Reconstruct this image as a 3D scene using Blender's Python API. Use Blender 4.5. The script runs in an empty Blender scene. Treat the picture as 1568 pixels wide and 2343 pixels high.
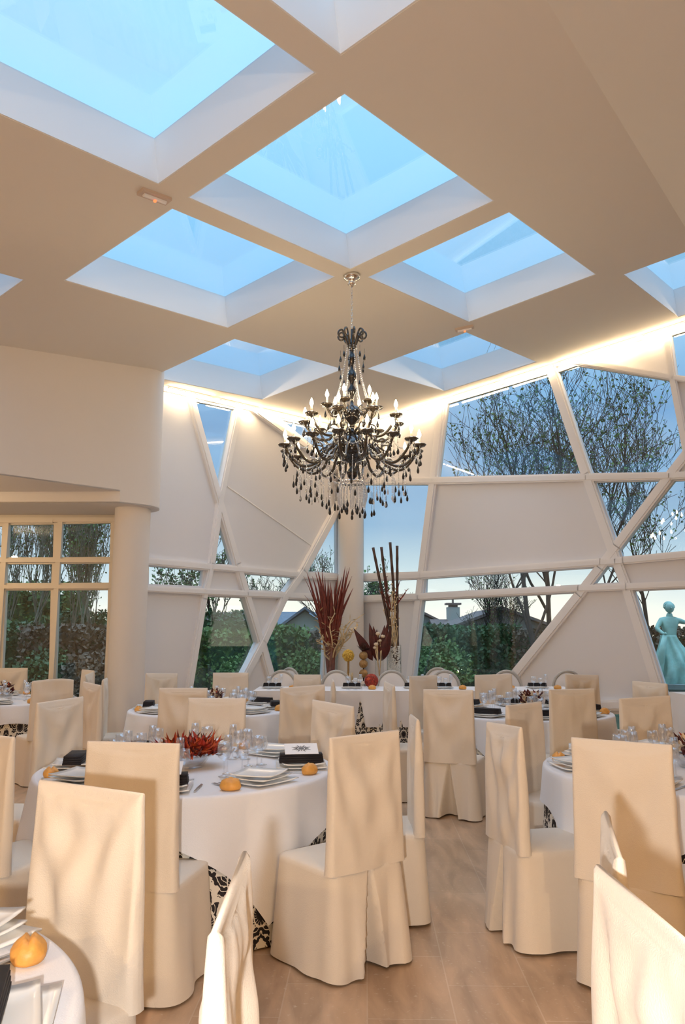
import bpy, bmesh, math, random
from math import sin, cos, pi, radians, sqrt, atan2, exp
from mathutils import Vector, Matrix, noise
from mathutils.geometry import tessellate_polygon
random.seed(7)
SC = bpy.context.scene
COL = SC.collection

# ------------------------------------------------------------------ camera
F = 1753.0; TH = math.atan((1450 - 1171.5) / F); HC = 1.55
ct, st = cos(TH), sin(TH)
cam = bpy.data.cameras.new('camera'); camo = bpy.data.objects.new('camera', cam); COL.objects.link(camo)
cam.sensor_fit = 'VERTICAL'; cam.sensor_height = 36.0; cam.lens = 36.0 * F / 2343
cam.clip_end = 500; cam.clip_start = 0.05
camo.location = (0, 0, HC); camo.rotation_euler = (pi / 2 + TH, 0, 0)
SC.camera = camo

def ray(x, y):
    r = (x - 784) / F; u = (1171.5 - y) / F
    return Vector((r, ct - u * st, st + u * ct))
def at_z(x, y, z):
    d = ray(x, y); return Vector((0, 0, HC)) + d * ((z - HC) / d.z)
def at_y(x, y, Y):
    d = ray(x, y); return Vector((0, 0, HC)) + d * (Y / d.y)
CH, CNX, CNY = 4.1, .1127, .0218
def ceil_z(X, Y): return HC + CH + CNX * X + CNY * Y
def at_ceil(x, y):
    d = ray(x, y); return Vector((0, 0, HC)) + d * (CH / (d.z - CNX * d.x - CNY * d.y))

# ------------------------------------------------------------------ materials
def new_mat(name):
    m = bpy.data.materials.new(name); m.use_nodes = True
    return m, m.node_tree, m.node_tree.nodes['Principled BSDF']
def mat(name, col, rough=.6, metal=0, spec=.5, bump=0, bscale=20, var=0, vscale=3, sheen=0, trans=0):
    m, t, b = new_mat(name)
    b.inputs['Base Color'].default_value = (*col, 1); b.inputs['Roughness'].default_value = rough
    b.inputs['Metallic'].default_value = metal; b.inputs['Specular IOR Level'].default_value = spec
    if sheen: b.inputs['Sheen Weight'].default_value = sheen
    L = t.links; N = t.nodes
    tc = N.new('ShaderNodeTexCoord')
    if var:
        n = N.new('ShaderNodeTexNoise'); n.inputs['Scale'].default_value = vscale; n.inputs['Detail'].default_value = 4
        L.new(tc.outputs['Object'], n.inputs['Vector'])
        r = N.new('ShaderNodeValToRGB')
        r.color_ramp.elements[0].position = .3; r.color_ramp.elements[1].position = .7
        r.color_ramp.elements[0].color = (*[max(0, c * (1 - var)) for c in col], 1)
        r.color_ramp.elements[1].color = (*[min(1, c * (1 + var)) for c in col], 1)
        L.new(n.outputs['Fac'], r.inputs['Fac']); L.new(r.outputs['Color'], b.inputs['Base Color'])
    if bump:
        n = N.new('ShaderNodeTexNoise'); n.inputs['Scale'].default_value = bscale; n.inputs['Detail'].default_value = 5
        L.new(tc.outputs['Object'], n.inputs['Vector'])
        bp = N.new('ShaderNodeBump'); bp.inputs['Strength'].default_value = bump; bp.inputs['Distance'].default_value = .01
        L.new(n.outputs['Fac'], bp.inputs['Height']); L.new(bp.outputs['Normal'], b.inputs['Normal'])
    return m
def emis(name, col, s):
    m = bpy.data.materials.new(name); m.use_nodes = True; t = m.node_tree; t.nodes.clear()
    e = t.nodes.new('ShaderNodeEmission'); e.inputs[0].default_value = (*col, 1); e.inputs[1].default_value = s
    o = t.nodes.new('ShaderNodeOutputMaterial'); t.links.new(e.outputs[0], o.inputs[0]); return m
def glassy(name, tint, ior=1.45, gl=(1, 1, 1), mul=1.0, rough=0.0):
    m = bpy.data.materials.new(name); m.use_nodes = True; t = m.node_tree; t.nodes.clear()
    tr = t.nodes.new('ShaderNodeBsdfTransparent'); tr.inputs[0].default_value = (*tint, 1)
    g = t.nodes.new('ShaderNodeBsdfGlossy'); g.inputs['Roughness'].default_value = rough; g.inputs[0].default_value = (*gl, 1)
    fr = t.nodes.new('ShaderNodeLayerWeight'); fr.inputs[0].default_value = .5
    pw = t.nodes.new('ShaderNodeMath'); pw.operation = 'POWER'; pw.inputs[1].default_value = 4; t.links.new(fr.outputs['Facing'], pw.inputs[0])
    ml = t.nodes.new('ShaderNodeMath'); ml.operation = 'MULTIPLY_ADD'; ml.inputs[1].default_value = .8; ml.use_clamp = True
    f0_ = ((ior - 1) / (ior + 1)) ** 2; ml.inputs[2].default_value = f0_ * mul
    mx = t.nodes.new('ShaderNodeMixShader'); o = t.nodes.new('ShaderNodeOutputMaterial')
    L = t.links; L.new(pw.outputs[0], ml.inputs[0]); L.new(ml.outputs[0], mx.inputs[0]); L.new(tr.outputs[0], mx.inputs[1]); L.new(g.outputs[0], mx.inputs[2]); L.new(mx.outputs[0], o.inputs[0])
    return m

M = {}
M['ceiling'] = mat('ceiling_paint', (.80, .75, .68), .9, bump=.05, bscale=60)
M['shaft'] = mat('shaft_paint', (.88, .88, .88), .8)
M['wall'] = mat('wall_panel', (.78, .77, .79), .35, spec=.35)
M['frame'] = mat('frame_white', (.86, .84, .84), .35)
M['plaster'] = mat('plaster', (.75, .71, .68), .85, bump=.05, bscale=50)
M['cream_frame'] = mat('cream_frame', (.80, .72, .60), .4)
M['chair'] = mat('chair_cotton', (.74, .65, .54), .85, bump=.25, bscale=260, sheen=.2)
M['cloth'] = mat('white_linen', (.80, .79, .81), .8, bump=.2, bscale=220, sheen=.2)
M['silver'] = mat('silver_metal', (.75, .75, .76), .18, 1)
M['steel'] = mat('steel', (.6, .6, .6), .25, 1)
M['china'] = mat('white_china', (.86, .84, .80), .12)
M['black_cloth'] = mat('black_napkin', (.012, .009, .012), .75)
M['bread'] = mat('bread_crust', (.72, .34, .07), .5, bump=.4, bscale=30, var=.18, vscale=18)
M['glass'] = glassy('table_glass', (.96, .97, .98), 1.6, mul=2.4)
M['pane'] = glassy('window_glass', (.93, .97, .97), 1.5, mul=1.1)
M['sky_pane'] = glassy('skylight_glass', (.90, .97, 1.0), 1.5, mul=1.6)
M['vase'] = glassy('vase_glass', (.985, .99, .99), 1.5, mul=1.2)
M['black_gloss'] = mat('black_glass', (.008, .008, .01), .08, spec=.8)
M['black_arm'] = mat('black_arm', (.045, .032, .018), .14, spec=1)
M['crystal'] = glassy('crystal', (.85, .88, .9), 2.2, mul=3.6, rough=.12)
M['candle'] = mat('candle_sleeve', (.85, .78, .6), .4)
M['bulb'] = emis('bulb_glow', (1, .76, .46), 60)
M['tube'] = emis('cove_glow', (1, .74, .45), 48)
M['red_led'] = emis('red_led', (1, .12, .04), 2.5)
M['chrome'] = mat('chrome', (.8, .78, .74), .12, 1)
M['red_leaf'] = mat('red_leaf', (.30, .022, .008), .6, var=.6, vscale=30)
M['orange_leaf'] = mat('orange_leaf', (.46, .07, .015), .6, var=.4, vscale=30)
M['cream_flower'] = mat('cream_flower', (.75, .6, .42), .6, var=.2, vscale=30)
M['dark_red'] = mat('dark_red', (.075, .008, .006), .5, var=.4, vscale=20)
M['burgundy'] = mat('burgundy_stick', (.15, .022, .012), .55, var=.35, vscale=12)
M['bamboo'] = mat('dark_bamboo', (.055, .022, .014), .4, var=.4, vscale=8)
M['straw'] = mat('straw', (.68, .52, .30), .7, var=.2, vscale=20)
M['yellow'] = mat('yellow_ball', (.70, .46, .08), .7, var=.25, vscale=60, bump=.4, bscale=90)
M['brown_ball'] = mat('brown_ball', (.35, .2, .07), .6, var=.3, vscale=40)
M['pebble'] = mat('pebble', (.9, .89, .86), .3)
M['oval_frame'] = mat('oval_chair_frame', (.45, .43, .40), .35)
M['oval_pad'] = mat('oval_chair_pad', (.82, .80, .80), .6)
M['wood_top'] = mat('plywood', (.35, .22, .12), .6, var=.2)
M['bark'] = mat('bark', (.055, .042, .034), .9, bump=.5, bscale=12, var=.3, vscale=5)
M['pale_bark'] = mat('pale_bark', (.20, .19, .14), .9, var=.3, vscale=5)
M['leaf'] = mat('green_leaf', (.10, .18, .045), .7, var=.5, vscale=2)
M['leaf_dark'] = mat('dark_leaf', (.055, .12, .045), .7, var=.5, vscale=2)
M['leaf_red'] = mat('reddish_leaf', (.13, .10, .065), .7, var=.4, vscale=2)
M['grass'] = mat('grass', (.03, .05, .018), .95, var=.4, vscale=1)
M['roof'] = mat('roof_tile', (.14, .10, .09), .8, var=.3, vscale=4)
M['roof_blue'] = mat('slate_roof', (.12, .15, .19), .7, var=.2, vscale=4)
M['house'] = mat('house_wall', (.22, .20, .19), .9, var=.1)
M['house_pale'] = mat('pale_house_wall', (.42, .40, .36), .9)
M['statue'] = mat('verdigris_stone', (.28, .52, .47), .7, var=.25, vscale=4, bump=.4, bscale=14)
M['plinth'] = mat('grey_stone', (.20, .26, .26), .8, var=.3)
M['lamp_glow'] = emis('garden_lamp_glow', (1, .95, .8), 14)
M['paper'] = mat('menu_card', (.85, .82, .80), .6)
M['ink'] = mat('grey_ink', (.12, .12, .13), .6)

def mk_floor():
    m, t, b = new_mat('travertine_tiles'); N = t.nodes; L = t.links
    tc = N.new('ShaderNodeTexCoord')
    mp = N.new('ShaderNodeMapping'); mp.inputs['Rotation'].default_value = (0, 0, radians(90 + 1.7)); L.new(tc.outputs['Object'], mp.inputs[0])
    br = N.new('ShaderNodeTexBrick'); L.new(mp.outputs[0], br.inputs['Vector'])
    br.inputs['Scale'].default_value = 1.0; br.inputs['Mortar Size'].default_value = .0032; br.inputs['Brick Width'].default_value = .62; br.inputs['Row Height'].default_value = .36
    br.inputs['Color1'].default_value = (.46, .295, .175, 1); br.inputs['Color2'].default_value = (.54, .36, .225, 1); br.inputs['Mortar'].default_value = (.56, .41, .285, 1); br.inputs['Bias'].default_value = 0
    br.offset = .5
    st_ = N.new('ShaderNodeMapping'); st_.inputs['Scale'].default_value = (4.5, 1.1, 1); L.new(tc.outputs['Object'], st_.inputs[0])
    n1 = N.new('ShaderNodeTexNoise'); n1.inputs['Scale'].default_value = 1.8; n1.inputs['Detail'].default_value = 8; n1.inputs['Distortion'].default_value = .6; L.new(st_.outputs[0], n1.inputs['Vector'])
    r1 = N.new('ShaderNodeValToRGB'); r1.color_ramp.elements[0].color = (.74, .72, .70, 1); r1.color_ramp.elements[1].color = (1.2, 1.2, 1.2, 1)
    r1.color_ramp.elements[0].position = .35; r1.color_ramp.elements[1].position = .68; L.new(n1.outputs['Fac'], r1.inputs[0])
    mx = N.new('ShaderNodeMix'); mx.data_type = 'RGBA'; mx.blend_type = 'MULTIPLY'; mx.inputs[0].default_value = 1
    L.new(br.outputs['Color'], mx.inputs[6]); L.new(r1.outputs[0], mx.inputs[7])
    n2 = N.new('ShaderNodeTexNoise'); n2.inputs['Scale'].default_value = 42; n2.inputs['Detail'].default_value = 3; L.new(tc.outputs['Object'], n2.inputs['Vector'])
    r2 = N.new('ShaderNodeValToRGB'); r2.color_ramp.elements[0].position = .62; r2.color_ramp.elements[0].color = (0, 0, 0, 1); r2.color_ramp.elements[1].position = .75; r2.color_ramp.elements[1].color = (.5, .5, .5, 1)
    L.new(n2.outputs['Fac'], r2.inputs[0])
    m2 = N.new('ShaderNodeMix'); m2.data_type = 'RGBA'; m2.inputs[7].default_value = (.68, .58, .46, 1); L.new(r2.outputs[0], m2.inputs[0]); L.new(mx.outputs[2], m2.inputs[6])
    L.new(m2.outputs[2], b.inputs['Base Color']); b.inputs['Roughness'].default_value = .32; b.inputs['Specular IOR Level'].default_value = .45
    return m
M['floor'] = mk_floor()

def mk_damask():
    """black ornament on cream, drawn in UV metres"""
    m, t, b = new_mat('damask_cloth'); N = t.nodes; L = t.links
    def op(o, *a):
        n = N.new('ShaderNodeMath'); n.operation = o
        for i, x in enumerate(a):
            if isinstance(x, (int, float)): n.inputs[i].default_value = x
            else: L.new(x, n.inputs[i])
        return n.outputs[0]
    tc = N.new('ShaderNodeTexCoord'); sp = N.new('ShaderNodeSeparateXYZ'); L.new(tc.outputs['UV'], sp.inputs[0])
    U = op('DIVIDE', sp.outputs[0], .28); V = op('DIVIDE', sp.outputs[1], .34)
    nz = N.new('ShaderNodeTexNoise'); nz.inputs['Scale'].default_value = 34; nz.inputs['Detail'].default_value = 1
    def motif(du, dv):
        u = op('SUBTRACT', op('FRACT', op('ADD', U, du)), .5); v = op('SUBTRACT', op('FRACT', op('ADD', V, dv)), .5)
        au = op('ABSOLUTE', u)
        cb = N.new('ShaderNodeCombineXYZ'); L.new(au, cb.inputs[0]); L.new(v, cb.inputs[1])
        n2 = N.new('ShaderNodeTexNoise'); n2.inputs['Scale'].default_value = 9; n2.inputs['Detail'].default_value = 1.5; L.new(cb.outputs[0], n2.inputs['Vector'])
        dn = op('MULTIPLY', op('SUBTRACT', n2.outputs['Fac'], .5), .5)
        r = op('SQRT', op('ADD', op('MULTIPLY', u, u), op('MULTIPLY', op('MULTIPLY', v, v), .8)))
        th = op('ADD', op('ARCTAN2', au, v), dn)
        rr = op('ADD', r, op('MULTIPLY', dn, .16))
        edge = op('ADD', .30, op('ADD', op('MULTIPLY', op('COSINE', op('MULTIPLY', th, 9)), .075), op('MULTIPLY', op('COSINE', op('MULTIPLY', th, 4)), .06)))
        inside = op('LESS_THAN', rr, edge)
        vein = op('LESS_THAN', op('ABSOLUTE', op('SINE', op('ADD', op('MULTIPLY', th, 9), op('MULTIPLY', r, 30)))), .26)
        ring = op('LESS_THAN', op('ABSOLUTE', op('SUBTRACT', rr, .15)), .014)
        cut = op('MAXIMUM', op('MULTIPLY', vein, op('GREATER_THAN', rr, .09)), ring)
        return op('MULTIPLY', inside, op('SUBTRACT', 1, cut))
    a = op('MAXIMUM', motif(0, 0), motif(.5, .5))
    mx = N.new('ShaderNodeMix'); mx.data_type = 'RGBA'; L.new(a, mx.inputs[0]); mx.inputs[6].default_value = (.80, .74, .64, 1); mx.inputs[7].default_value = (.012, .008, .010, 1)
    L.new(mx.outputs[2], b.inputs['Base Color']); b.inputs['Roughness'].default_value = .75
    return m
M['damask'] = mk_damask()

# ------------------------------------------------------------------ mesh builder
class MB:
    def __init__(s): s.v = []; s.f = []; s.uv = None
    def add(s, vs, fs):
        k = len(s.v); s.v += [tuple(v) for v in vs]; s.f += [tuple(i + k for i in f) for f in fs]; return s
    def box(s, c, d, rz=0, ry=0, rx=0):
        R = Matrix.Rotation(rz, 3, 'Z') @ Matrix.Rotation(ry, 3, 'Y') @ Matrix.Rotation(rx, 3, 'X')
        vs = [Vector(c) + R @ Vector((x * d[0] / 2, y * d[1] / 2, z * d[2] / 2)) for x in (-1, 1) for y in (-1, 1) for z in (-1, 1)]
        return s.add(vs, [(0, 1, 3, 2), (4, 6, 7, 5), (0, 4, 5, 1), (2, 3, 7, 6), (0, 2, 6, 4), (1, 5, 7, 3)])
    def tube(s, pts, r, n=8, cap=True):
        pts = [Vector(p) for p in pts]; rs = r if isinstance(r, (list, tuple)) else [r] * len(pts)
        vs = []; fs = []; prev = None
        for i, p in enumerate(pts):
            t = (pts[min(i + 1, len(pts) - 1)] - pts[max(i - 1, 0)])
            if t.length < 1e-9: t = Vector((0, 0, 1))
            t.normalize()
            if prev is None:
                a = Vector((0, 0, 1)) if abs(t.z) < .9 else Vector((1, 0, 0)); u = t.cross(a).normalized()
            else:
                u = (prev - t * prev.dot(t))
                u = u.normalized() if u.length > 1e-6 else t.orthogonal().normalized()
            prev = u; w = t.cross(u)
            for k in range(n):
                a = 2 * pi * k / n; vs.append(p + (u * cos(a) + w * sin(a)) * rs[i])
        for i in range(len(pts) - 1):
            for k in range(n):
                k2 = (k + 1) % n; fs.append((i * n + k, i * n + k2, (i + 1) * n + k2, (i + 1) * n + k))
        if cap: fs += [tuple(range(n))[::-1], tuple((len(pts) - 1) * n + k for k in range(n))]
        return s.add(vs, fs)
    def lathe(s, prof, n=24, c=(0, 0, 0), squash=1):
        vs = []; fs = []; m = len(prof)
        for k in range(n):
            a = 2 * pi * k / n
            for (r, z) in prof: vs.append((c[0] + r * cos(a), c[1] + r * sin(a) * squash, c[2] + z))
        for k in range(n):
            k2 = (k + 1) % n
            for i in range(m - 1): fs.append((k * m + i, k2 * m + i, k2 * m + i + 1, k * m + i + 1))
        return s.add(vs, fs)
    def ball(s, c, r, n=10, sz=1, sx=1, sy=1):
        vs = [(c[0], c[1], c[2] - r * sz)]; fs = []; m = max(3, n // 2)
        for i in range(1, m):
            ph = -pi / 2 + pi * i / m
            for k in range(n):
                a = 2 * pi * k / n; vs.append((c[0] + r * sx * cos(ph) * cos(a), c[1] + r * sy * cos(ph) * sin(a), c[2] + r * sz * sin(ph)))
        vs.append((c[0], c[1], c[2] + r * sz)); T = len(vs) - 1
        for k in range(n):
            k2 = (k + 1) % n; fs.append((0, 1 + k2, 1 + k)); fs.append((T, T - n + k, T - n + k2))
            for i in range(m - 2): fs.append((1 + i * n + k, 1 + i * n + k2, 1 + (i + 1) * n + k2, 1 + (i + 1) * n + k))
        return s.add(vs, fs)
    def prism(s, poly, d):
        """poly: list of 3D points (planar); d: extrusion vector"""
        n = len(poly); d = Vector(d); vs = [Vector(p) for p in poly] + [Vector(p) + d for p in poly]
        return s.add(vs, [tuple(range(n)), tuple(range(2 * n - 1, n - 1, -1))] + [(i, i + n, (i + 1) % n + n, (i + 1) % n) for i in range(n)])
    def holed(s, loops, to3, d):
        """loops: 2D outline + holes; to3 maps 2D to 3D; d: thickness vector"""
        L3 = [[Vector((p[0], p[1], 0)) for p in l] for l in loops]
        tris = tessellate_polygon(L3); flat = [p for l in loops for p in l]; n = len(flat)
        vs = [Vector(to3(*p)) for p in flat]; d = Vector(d); vs += [v + d for v in vs]
        fs = [tuple(t) for t in tris] + [tuple(i + n for i in reversed(t)) for t in tris]; k = 0
        for l in loops:
            m = len(l)
            for i in range(m): a, b = k + i, k + (i + 1) % m; fs.append((a, b, b + n, a + n))
            k += m
        return s.add(vs, fs)
    def mesh(s, name, m=None, smooth=False):
        me = bpy.data.meshes.new(name); me.from_pydata(s.v, [], s.f)
        if s.uv:
            ul = me.uv_layers.new(name='UVMap')
            for lp in me.loops: ul.data[lp.index].uv = s.uv[lp.vertex_index]
        bm = bmesh.new(); bm.from_mesh(me); bmesh.ops.recalc_face_normals(bm, faces=bm.faces); bm.to_mesh(me); bm.free()
        if m:
            me.materials.append(M[m] if isinstance(m, str) else m)
        if smooth: me.polygons.foreach_set('use_smooth', [True] * len(me.polygons))
        me.update(); return me
    def build(s, name, m=None, parent=None, smooth=False, sharp=None):
        me = s.mesh(name, m, smooth)
        if smooth and sharp: me.set_sharp_from_angle(angle=radians(sharp))
        return link(name, me, parent)
def link(name, me, parent=None):
    o = bpy.data.objects.new(name, me); COL.objects.link(o)
    if parent: o.parent = parent
    return o
def tag(o, label=None, cat=None, group=None, kind=None):
    if label: o['label'] = label
    if cat: o['category'] = cat
    if group: o['group'] = group
    if kind: o['kind'] = kind
    return o
def thing(name, label, cat, loc=(0, 0, 0), rz=0, group=None):
    o = bpy.data.objects.new(name, None); COL.objects.link(o); o.location = loc; o.rotation_euler = (0, 0, rz); o.empty_display_size = .1
    return tag(o, label, cat, group)
def struct(o): o['kind'] = 'structure'; return o
KIDS = {}
def copy_tree(o, label=None, loc=None, rz=None, parent=None, group=None):
    c = o.copy(); COL.objects.link(c); c.parent = parent
    if label: c['label'] = label
    if group: c['group'] = group
    if loc is not None: c.location = loc
    if rz is not None: c.rotation_euler = (0, 0, rz)
    for ch in list(o.children): copy_tree(ch, parent=c)
    return c

# ------------------------------------------------------------------ ceiling with skylights
yaw = .6905; PA = .6821 * CH; SA, SB, G = .8818, .8923, .779
nrm = Vector((-CNX, -CNY, 1)).normalized()
A3 = Vector((sin(yaw), cos(yaw), CNX * sin(yaw) + CNY * cos(yaw))).normalized(); B3 = nrm.cross(A3)
ox, oy = .0039 * CH, 1.3312 * CH; O3 = Vector((ox, oy, ceil_z(ox, oy)))
def cell(a, b): return O3 + A3 * (a * PA) + B3 * (b * PA * G)
def xy2c(x, y): return Vector((x, y, ceil_z(x, y)))
CELLS = [(-1, 0), (-1, -1), (0, 0), (0, 1), (1, 0), (1, 2), (2, 1), (-1, 2), (2, -1)]
holes = []
for (i, j) in CELLS:
    holes.append([tuple(cell(a, b)[:2]) for a, b in ((i, j), (i + SA, j), (i + SA, j + SB), (i, j + SB))])
FD = Vector((2.63, 3.70)); FP = Vector((1.42, 4.71))
def fold(t): return tuple(FP + FD * t)
f0 = fold((-6 - 4.71) / 3.70); f1 = fold(1.86)
SHAFT = .46
outline = [(-9, -6), f0, f1, (.15, 16.95), (-3.25, 12.45), (-9, 12.45)]
# cells that touch the fold line are clipped out of the far side automatically (they sit left of it)
def clip(poly, conv):
    for k in range(len(conv)):
        a, b = Vector(conv[k]), Vector(conv[(k + 1) % len(conv)]); e = b - a; out = []
        side = lambda p: e.x * (p[1] - a.y) - e.y * (p[0] - a.x)
        for i in range(len(poly)):
            p, q = poly[i], poly[(i + 1) % len(poly)]; sp_, sq = side(p), side(q)
            if sp_ >= 0: out.append(p)
            if (sp_ >= 0) != (sq >= 0): t_ = sp_ / (sp_ - sq); out.append((p[0] + (q[0] - p[0]) * t_, p[1] + (q[1] - p[1]) * t_))
        poly = out
        if len(poly) < 3: return None
    return poly
convex = [[(-9, -6), f0, f1, (.15, 16.86), (-3.2, 12.24)], [(-9, -6), (-3.2, 12.24), (-9, 12.24)]]
mb = MB()
for i in range(-9, 9):
    for j in range(-10, 12):
        for (a0_, a1_) in ((i, i + SA), (i + SA, i + 1)):
            for (b0_, b1_) in ((j, j + SB), (j + SB, j + 1)):
                if (i, j) in CELLS and a0_ == i and b0_ == j: continue
                q = [tuple(cell(a, b)[:2]) for a, b in ((a0_, b0_), (a1_, b0_), (a1_, b1_), (a0_, b1_))]
                for cv in convex:
                    r_ = clip(q, cv)
                    if r_: mb.prism([xy2c(*p) for p in r_], (0, 0, .12))
struct(mb.build('ceiling', 'ceiling'))
# white shaft linings
def inset(q, c, d): return q + (c - q).normalized() * d
for n, (i, j) in enumerate(CELLS):
    q = [cell(a, b) for a, b in ((i, j), (i + SA, j), (i + SA, j + SB), (i, j + SB))]; c = sum(q, Vector()) / 4
    mb = MB()
    for k in range(4):
        a, b = q[k], q[(k + 1) % 4]; a2, b2 = inset(a, c, .02), inset(b, c, .02)
        mb.prism([a + nrm * .004, b + nrm * .004, b2 + nrm * .004, a2 + nrm * .004], nrm * (SHAFT - .01))
    root = struct(mb.build('window_%d' % (n + 1), 'shaft'))
    g = MB(); e = [inset(p, c, -.05) + nrm * (SHAFT - .02) for p in q]; g.prism(e, nrm * .012); g.build('skylight_glass', 'sky_pane', root)
    fr = MB()
    for k in range(4):
        a, b = inset(q[k], c, -.03), inset(q[(k + 1) % 4], c, -.03); fr.tube([a + nrm * (SHAFT - .03), b + nrm * (SHAFT - .03)], .03, 4)
    fr.build('skylight_frame', 'frame', root)
# outer folded part of the ceiling, right of the fold line
RN = Vector((.815, -.579))
def c2(x, y):
    d = (Vector((x, y)) - FP).dot(RN); b = Vector((x, y)) - RN * d
    return Vector((x, y, ceil_z(*b) - .25 * d))
mb = MB(); mb.holed([[f0, (9, -6), (9, 9.6), f1]], c2, (0, 0, .3)); struct(mb.build('ceiling_fold', 'ceiling'))

# ------------------------------------------------------------------ patterned walls
class Wall:
    def __init__(s, P, Q, out):
        s.P = Vector(P); d = Vector(Q) - s.P; s.d = d.normalized(); s.n = Vector((-s.d.y, s.d.x))
        if s.n.dot(Vector(out)) < 0: s.n = -s.n            # outward normal
    def uz(s, x, y):
        r = ray(x, y); den = s.n.dot(r.xy); t = s.n.dot(s.P) / den
        p = Vector((0, 0, HC)) + r * t; return ((p.xy - s.P).dot(s.d), p.z)
    def p3(s, u, z, off=0):
        q = s.P + s.d * u + s.n * off; return Vector((q.x, q.y, z))
CORNER = (.15, 16.64)
WL = Wall(CORNER, (-3.03, 12.18), (-1, 1)); WR = Wall(CORNER, (5.38, 12.0), (1, 1))
def mitre_bar(mb, W, pts, wpx, depth=.14, off=-.05):
    """bar along pixel points with pixel width, standing proud of the wall on the room side"""
    P = [Vector(W.uz(*p)) for p in pts]
    for a, b, pa, pb in zip(P[:-1], P[1:], pts[:-1], pts[1:]):
        d = (b - a).normalized(); nn = Vector((-d.y, d.x))
        def wid(p):
            pd = Vector(pb) - Vector(pa); pn = Vector((-pd.y, pd.x)).normalized() * (wpx / 2)
            q1 = Vector(W.uz(p[0] + pn.x, p[1] + pn.y)); q0 = Vector(W.uz(p[0] - pn.x, p[1] - pn.y)); return abs((q1 - q0).dot(nn)) / 2
        wa, wb = wid(pa), wid(pb); a = a - d * .01; b = b + d * .01
        quad = [a + nn * wa, b + nn * wb, b - nn * wb, a - nn * wa]
        mb.prism([W.p3(q.x, q.y, off) for q in quad], W.n.to_3d() * depth)
        # inner bead
        quad = [a + nn * wa * .62, b + nn * wb * .62, b - nn * wb * .62, a - nn * wa * .62]
        mb.prism([W.p3(q.x, q.y, off - .018) for q in quad], W.n.to_3d() * .02)
def build_wall(W, name, u0, u1, panes, bars, first, extra_holes=()):
    H = [[W.uz(*p) for p in poly] for poly in panes]
    us = [u0 + (u1 - u0) * k / 8 for k in range(9)]
    top = [(u, ceil_z(*W.p3(u, 0)[:2]) + .25) for u in us]
    out = [(u0, 0), (u1, 0)] + top[::-1]
    mb = MB(); mb.holed([out] + H, lambda u, z: W.p3(u, z, 0), W.n.to_3d() * .07)
    wall = struct(mb.build(name, 'wall'))
    fb = MB()
    for k, (pts, w) in enumerate(bars): mitre_bar(fb, W, pts, w, off=-.05 - .0035 * (k + 1), depth=.13)
    # head rail under the ceiling and base rail on the floor
    for k in range(8):
        a, b = us[k], us[k + 1]; za, zb = ceil_z(*W.p3(a, 0)[:2]), ceil_z(*W.p3(b, 0)[:2])
        fb.prism([W.p3(a, za + .05, -.05), W.p3(b, zb + .05, -.05), W.p3(b, zb - .06, -.05), W.p3(a, za - .06, -.05)], W.n.to_3d() * .1)
    fb.build('mullions', 'frame', wall)
    for k, h in enumerate(H):
        c = sum((Vector(p) for p in h), Vector((0, 0))) / len(h)
        poly = [c + (Vector(p) - c) * 1.03 for p in h]
        g = MB(); g.prism([W.p3(p.x, p.y, .03) for p in poly], W.n.to_3d() * .012)
        struct(g.build('window_%d' % (first + k), 'pane'))
    return wall
panesL = [
 [(440, 917), (538, 937), (502, 1130)], [(505, 1205), (531, 1292), (490, 1290)],
 [(341, 1296), (465, 1306), (461, 1341), (341, 1336)], [(559, 1314), (670, 1322), (653, 1353), (567, 1349)],
 [(472, 1365), (557, 1369), (587, 1468), (536, 1580), (436, 1580)],
 [(657, 1374), (746, 1376), (736, 1600), (645, 1600), (609, 1468)],
 [(770, 1172), (771, 1311), (699, 1307)], [(646, 961), (768, 989), (768, 1064)]]
barsL = [
 ([(432, 905), (497, 1140), (540, 1290), (597, 1480), (634, 1610)], 15),
 ([(545, 930), (501, 1140), (481, 1290), (463, 1370), (424, 1610)], 13),
 ([(330, 1284), (480, 1298)], 17), ([(545, 1303), (700, 1318), (772, 1320)], 15), ([(480, 1298), (545, 1303)], 15),
 ([(330, 1347), (463, 1354), (560, 1359), (655, 1363), (772, 1368)], 15),
 ([(772, 1155), (690, 1307), (643, 1372), (598, 1468), (528, 1600)], 16),
 ([(572, 935), (640, 985), (772, 1076)], 12), ([(754, 1372), (745, 1600)], 13)]
panesR = [
 [(1025, 924), (1253, 856), (1333, 1083), (1005, 1091)],
 [(1277, 852), (1319, 837), (1536, 872), (1565, 1029), (1540, 1080), (1356, 1082)],
 [(1364, 1104), (1519, 1101), (1412, 1236)],
 [(1544, 1101), (1640, 1097), (1640, 1255), (1426, 1275), (1420, 1259)],
 [(1537, 768), (1640, 736), (1640, 870), (1550, 858)],
 [(975, 1325), (1364, 1300), (1333, 1337), (974, 1356)],
 [(1391, 1297), (1412, 1297), (1422, 1332), (1363, 1335)],
 [(969, 1375), (1315, 1358), (1171, 1536), (1112, 1606), (937, 1612)],
 [(1453, 1353), (1640, 1345), (1640, 1600), (1534, 1604)],
 [(828, 1110), (985, 1110), (961, 1308), (828, 1313)],
 [(828, 1332), (959, 1325), (956, 1358), (828, 1362)],
 [(1100, 1640), (1640, 1630), (1640, 1668), (1100, 1690)]]
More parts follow.
